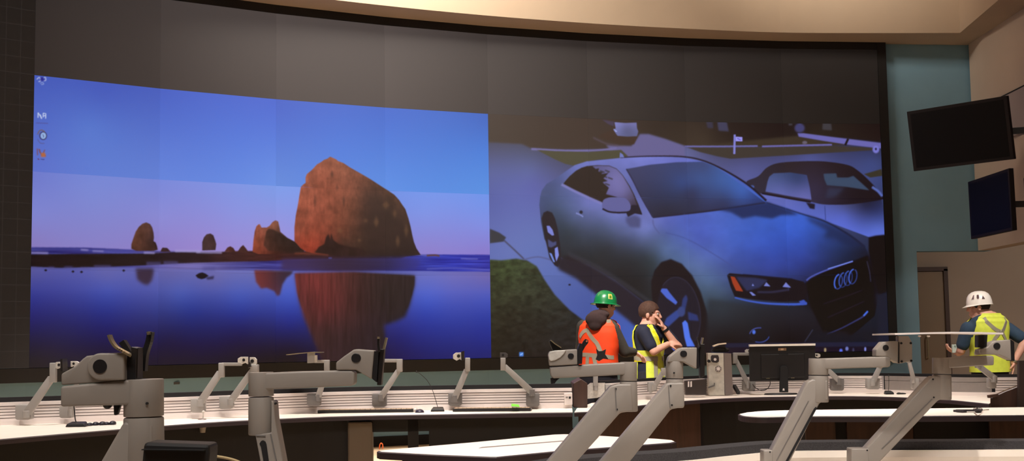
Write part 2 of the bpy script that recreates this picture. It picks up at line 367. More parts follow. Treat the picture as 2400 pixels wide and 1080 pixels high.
    rf = field([(700, 650, (98, 44, 46)), (740, 660, (106, 46, 46)), (760, 720, (90, 40, 42)), (720, 710, (88, 42, 44)), (800, 660, (80, 40, 40)), (820, 720, (62, 34, 36)), (860, 660, (52, 34, 36)), (900, 680, (38, 30, 32)), (960, 660, (40, 32, 36)), (940, 720, (34, 28, 32)), (770, 780, (54, 34, 38)), (800, 830, (44, 30, 36)), (880, 780, (36, 28, 36))])
    rf = rf * (1 + vnoise(60, 4, 3, 31) * .5)[..., None]
    poly([(691, 641), (830, 638), (972, 646), (971, 668), (966, 690), (960, 715), (950, 742), (930, 752), (900, 762), (905, 800), (900, 860), (760, 860), (735, 800), (712, 745), (700, 700)], np.clip(rf, 0, 255), 4.0)
    poly([(691, 641), (830, 638), (972, 646), (971, 668), (966, 690), (956, 720), (940, 735), (800, 752), (720, 745), (705, 715), (696, 685)], np.clip(rf, 0, 255), 1.4)
    m2 = field([(605, 650, (112, 52, 54)), (630, 660, (92, 46, 52)), (660, 650, (54, 40, 56)), (655, 680, (70, 44, 62))])
    poly([(596, 633), (688, 635), (680, 645), (672, 650), (662, 666), (656, 690), (650, 694), (643, 682), (625, 674), (612, 676), (600, 660)], m2, 2.0)
    poly([(318, 629), (360, 629), (360, 640), (356, 657), (346, 668), (334, 664), (322, 655)], (54, 42, 62), 3.0)
    poly([(458, 645), (466, 640), (474, 638), (482, 641), (489, 646), (480, 652), (472, 654), (463, 651)], (24, 22, 30), .7)
    poly([(482, 650), (502, 646), (500, 654), (486, 655)], (50, 48, 84), 1.4)
    line([(475, 630), (505, 630)], 8, (74, 72, 134), 2.5, op=.6)
    # desktop icons
    line([(86, 186), (92, 181), (95, 189), (90, 191)], 2, (190, 195, 225), .5); line([(101, 183), (106, 181), (107, 188), (102, 189)], 2, (185, 190, 225), .5)
    poly([(95, 181), (102, 181), (104, 189), (94, 189)], (44, 44, 140), .8); line([(94, 195), (100, 193), (102, 197), (96, 198)], 1.6, (150, 165, 215), .5)
    for p in (((89, 264), (89, 276)), ((89, 264), (96, 274), (98, 278)), ((97, 278), (94, 268)), ((101, 265), (101, 275)), ((101, 265), (107, 266), (107, 278)), ((102, 271), (107, 271))):
        line(p, 2, (200, 210, 240), .4, False)
    line([(84, 288), (112, 289)], 1.2, (80, 70, 130), .5)
    e = lambda cx, cy, a, b, r=0., t0=0, t1=2 * math.pi, n=24: [(cx + a * math.cos(t) * math.cos(r) - b * math.sin(t) * math.sin(r), cy + a * math.cos(t) * math.sin(r) + b * math.sin(t) * math.cos(r)) for t in np.linspace(t0, t1, n)]
    poly(e(102, 318, 7, 8), (150, 180, 225), .6); line(e(101, 318, 8, 9), 2, (54, 46, 84), .5, False); line([(100, 315), (102, 319), (101, 322)], 1.4, (60, 60, 120), .4)
    line([(88, 315), (92, 307), (98, 305), (105, 309)], 2, (120, 92, 70), .5); line([(88, 326), (94, 335), (104, 336)], 1.5, (90, 86, 140), .5)
    for p in (((87, 348), (88, 364)), ((91, 349), (98, 366)), ((98, 366), (105, 351)), ((102, 360), (107, 366)), ((93, 350), (93, 358))):
        line(p, 2, (130, 70, 64), .5, False)
    poly([(96, 358), (106, 358), (107, 368), (96, 368)], (176, 104, 70), 1.0); line([(88, 372), (92, 374)], 2, (110, 40, 60), .4); line([(95, 373), (104, 374)], 1.4, (60, 50, 110), .4)
    return e

# ---- right picture: a parked silver coupe seen by a camera
R_ = (gu >= 4)
def paint_car(e):
    global cv
    keep = cv.copy()
    bg = field([(1150, 280, (64, 54, 48)), (1300, 300, (58, 48, 42)), (1500, 290, (48, 38, 33)), (1700, 300, (34, 25, 24)), (1900, 300, (26, 18, 20)), (2060, 300, (26, 18, 20)), (1150, 345, (80, 76, 104)), (1150, 400, (92, 94, 148)), (1240, 400, (96, 98, 152)), (1150, 470, (92, 94, 160)), (1250, 430, (96, 94, 160)), (1200, 520, (102, 106, 172)), (1200, 580, (106, 112, 176)), (1260, 560, (104, 112, 176)), (1600, 350, (100, 96, 144)), (1750, 400, (88, 86, 142)), (1900, 370, (82, 82, 140)), (2050, 380, (64, 70, 122)), (1330, 690, (84, 96, 166)), (1400, 740, (70, 84, 156)), (1500, 800, (66, 90, 176)), (1300, 640, (96, 106, 172)), (2060, 560, (40, 44, 70)), (2060, 700, (28, 32, 46)), (2040, 780, (24, 26, 38)), (1900, 800, (20, 19, 27)), (1720, 805, (18, 17, 22))])
    paint(R_ * 1.0, bg * np.array([.92, 1, 1]))
    dk = field([(1150, 290, (66, 56, 50)), (1300, 300, (60, 49, 43)), (1450, 320, (60, 48, 42)), (1550, 290, (46, 37, 32)), (1700, 300, (34, 26, 24)), (1850, 300, (26, 18, 20)), (2060, 290, (26, 18, 20)), (1650, 330, (56, 46, 38)), (1900, 330, (40, 34, 28))])
    poly([(1140, 255), (2080, 240), (2080, 334), (1960, 322), (1870, 316), (1870, 341), (1605, 343), (1560, 326), (1520, 314), (1497, 313), (1480, 345), (1420, 348), (1330, 350), (1244, 347), (1223, 337), (1144, 333)], dk, 2.0)
    poly([(1420, 340), (1440, 341), (1480, 342), (1500, 314), (1520, 314), (1560, 326), (1605, 342), (1605, 368), (1400, 368), (1430, 350)], field([(1500, 330, (100, 96, 138)), (1440, 350, (104, 98, 150)), (1580, 350, (102, 98, 150))]), 2.0)
    line([(1245, 349), (1320, 353), (1400, 352), (1445, 347)], 5, (112, 106, 160), 1.0)
    line([(1390, 322), (1420, 336), (1450, 341)], 4, (84, 72, 90), 1.6, op=.7)
    poly([(1258, 351), (1300, 354), (1380, 356), (1456, 351), (1472, 366), (1440, 372), (1400, 374), (1344, 388), (1325, 384), (1300, 373)], field([(1290, 358, (82, 78, 68)), (1350, 370, (66, 70, 40)), (1440, 362, (74, 66, 56))]), .9)
    poly([(1605, 343), (1700, 346), (1960, 342), (2050, 346), (2046, 352), (1960, 357), (1830, 365), (1712, 372), (1680, 366), (1640, 356)], field([(1640, 350, (72, 66, 74)), (1750, 358, (58, 51, 38)), (2000, 350, (46, 40, 32))]), 1.0)
    poly([(1605, 343), (1870, 318), (2000, 338), (1960, 341), (1700, 344)], field([(1640, 335, (58, 48, 38)), (1800, 332, (58, 50, 40)), (1960, 338, (50, 42, 34))]), 2.5)
    line([(1605, 343), (1690, 343), (1776, 342)], 4, (100, 98, 160), .8); line([(1786, 343), (1860, 341), (1950, 339)], 4, (104, 100, 170), .9)
    poly([(1869, 312), (1884, 312), (1960, 322), (2066, 335), (2066, 348), (1988, 339), (1930, 330), (1872, 320)], field([(1900, 320, (100, 96, 165)), (2050, 340, (106, 104, 180))]), 1.0)
    line([(1981, 340), (1988, 325)], 5, (24, 18, 22), .8)
    poly(e(1874, 300, 12, 11), (62, 62, 108), 2.2); poly([(1928, 289), (1948, 290), (1950, 305), (1927, 304)], (58, 56, 62), 1.6); poly([(1681, 286), (1704, 287), (1708, 308), (1684, 306)], (58, 58, 84), 1.8); poly([(1655, 286), (1670, 286), (1672, 300), (1658, 300)], (50, 48, 66), 1.8); poly([(1848, 288), (1857, 288), (1857, 294), (1848, 294)], (54, 52, 60), 1.2)
    line([(1722, 315), (1721, 361)], 5, (124, 124, 205), .7); poly([(1724, 320), (1740, 321), (1740, 331), (1724, 331)], (150, 146, 235), .7); line([(1728, 324), (1736, 328)], 2, (90, 80, 180), .6)
    poly(e(1886, 334, 6, 4), (100, 92, 110), 1.2)
    poly([(1437, 303), (1446, 306), (1495, 306), (1494, 322), (1486, 338), (1450, 337), (1400, 320), (1412, 312)], (62, 46, 38), 1.2)
    poly([(1440, 286), (1465, 288), (1492, 287), (1493, 300), (1496, 308), (1493, 319), (1470, 320), (1447, 318), (1437, 303), (1443, 301)], field([(1450, 290, (124, 126, 190)), (1480, 290, (112, 112, 170)), (1470, 302, (86, 88, 128)), (1450, 312, (104, 108, 160)), (1485, 313, (92, 96, 140))]), .8)
    poly([(1411, 280), (1440, 285), (1438, 296), (1424, 290)], (66, 56, 80), 1.2); poly([(1437, 301), (1447, 308), (1443, 309)], (160, 170, 230), .6)
    poly(e(2053, 350, 8, 9), (116, 116, 200), 1.2); poly(e(2053, 349, 2.5, 3), (40, 40, 80), .6)
    poly([(2025, 408), (2066, 396), (2068, 412), (2040, 416)], (54, 50, 40), 1.0)
    # lawn
    lawn = field([(1180, 620, (54, 66, 40)), (1250, 640, (50, 58, 42)), (1160, 680, (46, 52, 36)), (1280, 700, (42, 46, 38)), (1200, 740, (36, 37, 30)), (1320, 760, (34, 36, 36)), (1200, 820, (26, 26, 24)), (1380, 810, (28, 28, 30))])
    lawn = np.clip(lawn * (1 + vnoise(20, 24, 5, 40) * .9)[..., None], 0, 255)
    poly([(1145, 608), (1175, 610), (1210, 606), (1235, 610), (1258, 624), (1276, 655), (1300, 690), (1335, 726), (1375, 756), (1405, 790), (1425, 850), (1145, 850)], lawn, 1.5)
    poly([(1148, 536), (1170, 545), (1186, 556), (1180, 566), (1148, 570)], (52, 54, 62), 1.2); line([(1180, 562), (1205, 585), (1228, 607)], 3, (62, 62, 84), 1.2); line([(1228, 608), (1262, 602), (1300, 612)], 2, (80, 80, 120), 1.2)
    poly(e(1335, 667, 3, 2), (24, 24, 40), .6)
    # roadster behind
    poly([(1783, 454), (1858, 465), (1933, 476), (2066, 466), (2080, 552), (2038, 556), (1960, 527), (1860, 497), (1799, 475)], field([(1830, 474, (94, 104, 182)), (1890, 495, (84, 98, 182)), (1980, 505, (80, 94, 182)), (2055, 495, (44, 52, 98)), (2060, 535, (84, 104, 196)), (1985, 484, (66, 72, 120)), (2030, 480, (34, 36, 62))]), .8)
    poly([(1749, 427), (1777, 413), (1797, 393), (1824, 382), (1874, 378), (1930, 378), (1985, 386), (2010, 399), (2041, 427), (2069, 460), (2068, 467), (2030, 474), (1985, 479), (1933, 479), (1900, 473), (1858, 466), (1786, 454), (1772, 449)], field([(1780, 430, (44, 40, 54)), (1850, 392, (40, 32, 40)), (1950, 390, (36, 28, 36)), (1910, 440, (48, 42, 64)), (2000, 465, (28, 22, 30))]), .8, True)
    poly([(1794, 449), (1799, 425), (1803, 414), (1813, 406), (1852, 404), (1891, 410), (1898, 440), (1902, 468), (1858, 461)], field([(1820, 412, (64, 78, 124)), (1870, 420, (50, 62, 104)), (1830, 445, (88, 96, 160)), (1885, 455, (94, 98, 165))]), .9)
    poly([(1930, 407), (1960, 406), (1962, 416), (1988, 416), (2000, 412), (2016, 426), (2038, 446), (1985, 438), (1938, 434), (1932, 420)], (56, 72, 98), 1.2); poly([(1940, 440), (1980, 440), (1960, 460), (1935, 465)], (48, 54, 80), 4.0, op=.7)
    line([(2044, 438), (2058, 448), (2068, 460)], 6, (86, 104, 178), 1.2); line([(1786, 453), (1858, 466), (1900, 473)], 4, (28, 22, 30), .8)
    poly([(1889, 474), (1910, 478), (1909, 490), (1898, 488)], (30, 26, 40), 1.2); line([(1933, 482), (1935, 515)], 1.5, (50, 60, 120), .6); poly(e(1763, 438, 5, 4), (70, 90, 160), 1.0)
    # coupe body
    body = [(1264, 480), (1266, 460), (1270, 446), (1281, 431), (1303, 418), (1325, 402), (1347, 387), (1375, 378), (1416, 374), (1454, 370), (1501, 367), (1555, 366), (1602, 369), (1649, 378), (1681, 391), (1720, 411), (1752, 430), (1777, 452), (1799, 475), (1840, 486), (1879, 500), (1932, 516), (1984, 545), (2027, 577), (2038, 600), (2060, 640), (2062, 680), (2050, 740), (1990, 792), (1930, 812), (1700, 812), (1640, 800), (1540, 730), (1500, 700), (1440, 655), (1380, 620), (1320, 606), (1296, 590), (1276, 560), (1268, 520)]
    bf = field([(1270, 455, (74, 82, 120)), (1300, 430, (78, 84, 126)), (1275, 500, (64, 70, 104)), (1305, 475, (72, 82, 116)), (1335, 470, (86, 94, 138)), (1290, 500, (58, 68, 88)), (1345, 505, (84, 92, 130)), (1420, 530, (80, 88, 122)), (1440, 505, (110, 112, 172)), (1380, 470, (112, 112, 174)), (1335, 540, (50, 58, 70)), (1340, 580, (42, 46, 54)), (1420, 580, (44, 48, 56)), (1420, 625, (36, 37, 42)), (1480, 600, (42, 46, 54)), (1480, 640, (34, 35, 40)), (1490, 550, (92, 98, 142)), (1510, 535, (112, 116, 176)), (1530, 500, (114, 116, 180)), (1550, 560, (80, 92, 132)), (1560, 590, (86, 102, 142)), (1530, 610, (50, 58, 66)), (1510, 660, (34, 35, 40)),
                (1330, 408, (98, 102, 158)), (1350, 392, (104, 108, 168)), (1420, 380, (120, 120, 190)), (1500, 374, (128, 128, 204)), (1600, 374, (112, 114, 192)), (1660, 390, (84, 96, 170)), (1440, 420, (110, 112, 172)), (1490, 430, (100, 102, 162)), (1510, 470, (102, 104, 164)),
                (1560, 525, (90, 98, 170)), (1600, 520, (82, 96, 176)), (1680, 510, (84, 106, 196)), (1760, 495, (66, 94, 178)), (1640, 560, (78, 92, 176)), (1720, 560, (72, 98, 188)), (1800, 530, (62, 94, 190)), (1880, 530, (58, 92, 190)), (1800, 580, (58, 84, 178)), (1870, 570, (52, 78, 168)), (1720, 620, (66, 80, 150)), (1800, 630, (56, 68, 144)), (1880, 610, (48, 62, 136)), (1930, 580, (42, 58, 116)), (1960, 600, (34, 46, 84)), (1990, 560, (36, 50, 92)), (2020, 590, (26, 30, 48)), (1930, 630, (36, 44, 88)),
                (1590, 600, (86, 104, 148)), (1640, 620, (92, 108, 160)), (1660, 650, (84, 102, 142)), (1690, 620, (78, 92, 156)), (1680, 690, (66, 80, 100)), (1690, 730, (44, 52, 62)), (1690, 780, (26, 26, 30)), (1760, 720, (40, 46, 58)), (1850, 720, (34, 38, 50)), (1780, 760, (26, 28, 34)), (1900, 700, (26, 24, 32)), (1880, 760, (22, 20, 26)), (1950, 760, (24, 22, 28)), (2040, 700, (22, 18, 24)), (1990, 700, (20, 16, 20))])
    bf = bf * (1 + vnoise(6, 6, 3, 50) * .14)[..., None]
    poly(body, np.clip(bf * np.array([.93, .99, 1.02]), 0, 255), .8)
    line([(1455, 369), (1520, 366), (1600, 367), (1650, 377), (1700, 400), (1752, 432), (1796, 470)], (2, 5), (30, 24, 38), .9)
    poly([(1453, 357), (1460, 362), (1463, 369), (1452, 369)], (110, 120, 190), .7)
    # shade beneath the car
    poly([(1300, 606), (1340, 598), (1390, 622), (1450, 660), (1510, 706), (1545, 740), (1560, 815), (1520, 790), (1470, 748), (1410, 700), (1350, 652), (1310, 632)], (32, 28, 36), 3.5, op=.95)
    poly([(1330, 588), (1400, 620), (1470, 664), (1530, 706), (1530, 716), (1460, 670), (1390, 628), (1335, 602)], (56, 58, 70), 2.5, op=.5)
    # glass
    poly([(1320, 431), (1327, 422), (1335, 413), (1350, 400), (1363, 393), (1376, 389), (1400, 387), (1428, 388), (1445, 395), (1460, 411), (1476, 436), (1486, 455), (1497, 480), (1505, 502), (1479, 496), (1440, 486), (1411, 475), (1375, 459), (1345, 445)], (42, 34, 32), .8)
    poly([(1388, 389), (1396, 396), (1404, 394), (1402, 402), (1414, 403), (1408, 408), (1422, 406), (1428, 402), (1420, 412), (1414, 418), (1424, 424), (1412, 427), (1420, 434), (1427, 440), (1424, 446), (1420, 455), (1432, 458), (1446, 462), (1460, 478), (1478, 488), (1494, 482), (1484, 455), (1474, 436), (1459, 411), (1445, 396), (1428, 389), (1405, 388)], field([(1410, 395, (92, 90, 140)), (1440, 420, (116, 112, 172)), (1460, 450, (110, 106, 162)), (1485, 478, (60, 52, 70)), (1430, 455, (100, 96, 150))]), 1.0)
    for x, y in ((1412, 402), (1424, 401), (1418, 414), (1431, 418), (1424, 432), (1416, 446)):
        line([(x - 6, y - 2), (x + 5, y + 2)], 3, (48, 44, 40), 1.0, op=.8)
    line([(1316, 432), (1345, 447), (1375, 461), (1411, 477)], 6, (120, 120, 182), 1.2, op=.9)
    poly([(1468, 396), (1523, 386), (1586, 380), (1647, 379), (1672, 388), (1700, 405), (1747, 440), (1780, 464), (1794, 474), (1740, 483), (1694, 490), (1604, 501), (1530, 509), (1515, 485), (1500, 456), (1484, 424)], field([(1490, 405, (58, 62, 98)), (1540, 400, (56, 64, 104)), (1600, 395, (54, 66, 110)), (1650, 392, (56, 70, 116)), (1540, 450, (46, 54, 88)), (1600, 430, (52, 72, 128)), (1640, 420, (56, 80, 136)), (1690, 425, (58, 88, 152)), (1740, 450, (58, 92, 170)), (1600, 470, (44, 50, 78)), (1560, 495, (38, 40, 58)), (1650, 470, (48, 58, 98)), (1700, 475, (46, 54, 92)), (1620, 450, (44, 50, 84)), (1770, 470, (44, 60, 116))]), .9)
    line([(1530, 509), (1604, 501), (1694, 490), (1794, 475)], 4, (34, 32, 52), 1.0)
    line([(1468, 396), (1484, 424), (1502, 460), (1530, 509)], 3, (44, 44, 72), .8)
    poly([(1680, 490), (1740, 482), (1800, 474), (1850, 492), (1870, 503), (1830, 504), (1810, 512), (1770, 506), (1740, 512), (1715, 498)], (30, 42, 84), 3.0, op=.9)
    poly([(1888, 505), (1940, 524), (1990, 550), (2020, 578), (1980, 574), (1960, 560), (1930, 556), (1940, 540), (1900, 520)], (28, 38, 72), 5.0, op=.7)
    line([(1795, 474), (1879, 501), (1932, 518), (1985, 547), (2027, 578)], (2, 5), (28, 32, 58), 1.4)
    line([(1560, 545), (1610, 560), (1680, 600), (1742, 642)], 2, (64, 76, 140), 1.2, op=.8); line([(1604, 500), (1606, 560)], 2, (80, 92, 170), 1.5, op=.5)
    line([(1530, 514), (1533, 530), (1546, 548)], 2, (78, 82, 130), 1.2, op=.8)
    # mirror and handle
    poly([(1467, 508), (1490, 504), (1502, 512), (1500, 534), (1476, 532), (1467, 520)], (74, 78, 122), 3.0)
    poly([(1474, 486), (1482, 480), (1495, 481), (1500, 490), (1505, 503), (1488, 500), (1472, 508), (1468, 500)], (34, 30, 42), .9)
    poly([(1411, 480), (1414, 469), (1422, 464), (1434, 462), (1460, 463), (1472, 470), (1478, 482), (1474, 494), (1450, 497), (1425, 493), (1413, 489)], field([(1425, 468, (112, 112, 172)), (1455, 480, (98, 98, 158)), (1470, 490, (72, 74, 120))]), .8, True)
    line([(1412, 489), (1428, 496), (1450, 498), (1474, 497)], 4, (30, 26, 38), .7)
    line([(1350, 499), (1360, 503), (1367, 508)], 3.5, (120, 130, 190), .7); poly(e(1362, 497, 4, 4), (34, 34, 44), .9)
    # rear wheel
    poly([(1269, 512), (1274, 498), (1283, 494), (1294, 498), (1301, 512), (1308, 540), (1313, 575), (1315, 605), (1308, 626), (1300, 622), (1288, 604), (1278, 560)], (34, 30, 38), 1.0)
    poly([(1281, 529), (1288, 529), (1295, 538), (1299, 551), (1294, 552), (1284, 544)], (118, 126, 205), .7); poly([(1287, 592), (1293, 594), (1301, 614), (1297, 614)], (110, 136, 220), .7); poly([(1300, 582), (1307, 578), (1310, 598), (1304, 613), (1301, 600)], (124, 134, 215), .7); poly([(1284, 560), (1296, 568), (1304, 565), (1304, 574), (1292, 580), (1285, 578)], (66, 72, 116), 1.2)
    # front wheel
    poly([(1526, 660), (1534, 634), (1550, 614), (1572, 607), (1598, 618), (1622, 645), (1642, 684), (1658, 735), (1666, 790), (1668, 840), (1560, 840), (1540, 760), (1528, 700)], (26, 22, 28), 1.6)
    poly(e(1591, 735, 50, 86, -.12), (30, 28, 40), 1.2); line(e(1591, 735, 50, 86, -.12, -2.2, .9), 2, (50, 52, 78), 1.0, False, op=.7)
    poly([(1548, 682), (1551, 676), (1563, 676), (1570, 686), (1588, 708), (1584, 714), (1562, 698)], (72, 98, 198), .9); poly([(1599, 756), (1606, 750), (1612, 757), (1618, 790), (1629, 812), (1610, 812), (1604, 790)], (78, 114, 226), .9); poly([(1550, 760), (1562, 770), (1590, 812), (1580, 822), (1560, 800)], (74, 108, 216), .9)
    poly([(1562, 745), (1584, 728), (1600, 722), (1602, 732), (1588, 746), (1566, 766), (1556, 760)], (50, 68, 136), 1.5); poly([(1600, 700), (1608, 690), (1612, 700), (1606, 726), (1596, 728)], (44, 56, 108), 1.6); poly([(1612, 730), (1634, 738), (1638, 752), (1614, 750)], (42, 54, 108), 1.6); poly(e(1597, 730, 9, 12), (52, 66, 120), 1.6)
    # nose: dark bumper, headlight, grille, four rings, fog lamp
    poly([(1660, 700), (1700, 706), (1760, 716), (1890, 718), (1930, 740), (1990, 780), (1990, 815), (1655, 815)], field([(1690, 730, (42, 50, 60)), (1760, 740, (34, 38, 46)), (1860, 740, (30, 32, 42)), (1700, 800, (20, 18, 22)), (1850, 790, (20, 17, 22))]), 5.0)
    poly([(1886, 664), (1900, 652), (1929, 637), (1965, 624), (1999, 612), (2034, 598), (2046, 640), (2050, 690), (2040, 740), (1990, 775), (1930, 780), (1900, 720)], (19, 15, 19), 2.0)
    poly([(1704, 645), (1710, 640), (1741, 643), (1800, 648), (1857, 653), (1884, 660), (1892, 680), (1890, 704), (1832, 707), (1770, 702), (1722, 695), (1712, 672)], (24, 20, 27), .9)
    poly([(1724, 648), (1770, 650), (1800, 656), (1780, 674), (1750, 682), (1736, 664)], (44, 50, 88), 2.0, op=.9); poly([(1712, 647), (1722, 649), (1731, 664), (1742, 683), (1725, 681), (1717, 664)], (156, 60, 36), .8)
    for t in ([(1796, 661), (1806, 671), (1790, 670)], [(1842, 661), (1854, 674), (1834, 672)], [(1756, 684), (1762, 684), (1772, 692), (1764, 693)], [(1764, 664), (1768, 670), (1762, 670)]): poly(t, (116, 126, 205), .7)
    line([(1775, 684), (1810, 684), (1850, 678)], 4, (54, 54, 88), 1.6, op=.8); line([(1741, 643), (1800, 648), (1857, 653)], 2, (26, 26, 46), .8)
    line([(1722, 697), (1755, 705), (1800, 711), (1857, 713), (1891, 711)], (3, 6), (62, 92, 196), .8); poly([(1872, 706), (1884, 702), (1892, 711), (1880, 715)], (58, 84, 184), 1.0)
    line([(1890, 657), (1902, 648), (1929, 636), (1960, 625), (1999, 612)], (4, 3), (76, 86, 170), .8); line([(2032, 612), (2038, 636), (2041, 660)], 2.5, (46, 46, 66), 1.0); line([(1940, 630), (1999, 612)], 2, (120, 140, 230), .7)
    for cx, cy, k in ((1965, 660, 1.), (1976, 656, .75), (1988, 652, .75), (1999, 648, .9)):
        line(e(cx, cy, 9, 17, .18, 1.9, 4.6), 3.2, tuple(v * k for v in (70, 104, 214)), .6, False); line(e(cx, cy, 9, 17, .18, -1.4, 1.9), 2.4, tuple(v * k for v in (58, 84, 178)), .6, False, .8)
    line([(1930, 712), (1980, 695), (2020, 680)], 1.6, (34, 30, 44), 1.0); line([(1940, 744), (1990, 722), (2025, 706)], 1.6, (36, 32, 48), 1.0)
    line([(1938, 783), (1970, 770), (2001, 754), (2022, 742), (2034, 730)], (2, 4), (52, 58, 112), .9); line([(2024, 740), (2034, 729)], 4, (70, 110, 226), .8)
    line(e(1780, 785, 23, 17, 0, 3.3, 4.9), 2.4, (84, 96, 190), .6, False); line(e(1780, 785, 23, 17, 0, .2, 2.0), 2.4, (60, 84, 174), .6, False); poly(e(1767, 778, 4, 5), (76, 112, 220), .9); line(e(1780, 785, 23, 17, 0, 0, 6.28), 1.2, (30, 32, 54), .8, False, .7)
    line([(1886, 801), (1896, 786), (1905, 772)], 2, (52, 60, 88), .9); poly([(1890, 800), (1908, 775), (1990, 785), (2060, 770), (2060, 805), (1890, 805)], (22, 24, 34), 3.0, op=.8)
    poly([(2052, 690), (2070, 680), (2086, 690), (2090, 806), (2056, 806), (2060, 740)], (26, 30, 46), 4.0); poly([(2036, 556), (2052, 552), (2090, 548), (2090, 680), (2060, 690), (2046, 640), (2036, 590)], (20, 15, 20), 1.5)
    # task bar and small icons at the foot of the picture
    poly([(1700, 804), (2090, 801), (2090, 812), (1700, 815)], (32, 36, 66), 1.0, op=.7); poly([(1700, 815), (2090, 812), (2090, 845), (1700, 850)], (24, 18, 34), 1.5)
    for x, y, w, c in ((1971, 822, 6, (90, 110, 230)), (1985, 817, 6, (110, 120, 190)), (2028, 818, 3, (140, 150, 235)), (1934, 820, 4, (170, 150, 110)), (2000, 820, 3, (60, 60, 90)), (2050, 820, 3, (60, 60, 90))):
        poly(e(x, y, w / 2 + .8, 5), c, 1.0)
    poly([(1145, 836), (1500, 826), (1500, 850), (1145, 850)], (24, 22, 24), 2.0); poly([(1217, 825), (1227, 825), (1227, 835), (1217, 835)], (70, 130, 225), .9); line([(1219, 832), (1225, 828)], 2, (170, 200, 240), .5)
    cv = np.where(L[..., None], keep, cv)
ell = paint_beach(); paint_car(ell)
PIC = np.clip(cv, 0, 255) / 255
PIC = np.where(PIC <= .04045, PIC / 12.92, ((PIC + .055) / 1.055) ** 2.4)
PIC = np.maximum(PIC - .006, 0)                        # the unlit screen's own grey comes from room light

def screen_material(name, attr):
    m = bpy.data.materials.new(name); m.use_nodes = True; nt = m.node_tree; b = nt.nodes['Principled BSDF']
    b.inputs['Base Color'].default_value = (.028, .0255, .025, 1); b.inputs['Roughness'].default_value = .75; b.inputs['Specular IOR Level'].default_value = .12
    if attr:
        a = nt.nodes.new('ShaderNodeAttribute'); a.attribute_name = 'picture'
        nt.links.new(a.outputs['Color'], b.inputs['Emission Color']); b.inputs['Emission Strength'].default_value = 1.0
    return m
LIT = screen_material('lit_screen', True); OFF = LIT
def grid_material():                                    # a faint test grid over an even glow added to lighten the unlit left column
    m = screen_material('test_grid_screen', False); nt = m.node_tree; b = nt.nodes['Principled BSDF']
    tc = nt.nodes.new('ShaderNodeTexCoord'); sp = nt.nodes.new('ShaderNodeSeparateXYZ'); nt.links.new(tc.outputs['UV'], sp.inputs[0])
    last = None
    for i, (n, w) in enumerate(((9, .04), (6, .04))):
        mu = nt.nodes.new('ShaderNodeMath'); mu.operation = 'MULTIPLY'; mu.inputs[1].default_value = n; nt.links.new(sp.outputs[i], mu.inputs[0])
        fr = nt.nodes.new('ShaderNodeMath'); fr.operation = 'FRACT'; nt.links.new(mu.outputs[0], fr.inputs[0])
        lt = nt.nodes.new('ShaderNodeMath'); lt.operation = 'LESS_THAN'; lt.inputs[1].default_value = w; nt.links.new(fr.outputs[0], lt.inputs[0])
        if last is None: last = lt
        else:
            mx = nt.nodes.new('ShaderNodeMath'); mx.operation = 'MAXIMUM'; nt.links.new(last.outputs[0], mx.inputs[0]); nt.links.new(lt.outputs[0], mx.inputs[1]); last = mx
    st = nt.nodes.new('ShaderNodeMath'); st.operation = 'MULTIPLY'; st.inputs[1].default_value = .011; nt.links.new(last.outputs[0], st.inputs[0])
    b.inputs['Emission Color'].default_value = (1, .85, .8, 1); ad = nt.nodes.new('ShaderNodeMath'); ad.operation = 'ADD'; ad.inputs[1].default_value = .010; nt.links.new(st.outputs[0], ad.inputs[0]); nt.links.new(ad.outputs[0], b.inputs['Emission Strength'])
    return m
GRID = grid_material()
vw = thing('video_wall', 'huge curved wall of display cubes showing a beach rock and a parked silver car', 'video wall', (0, 15, 0))
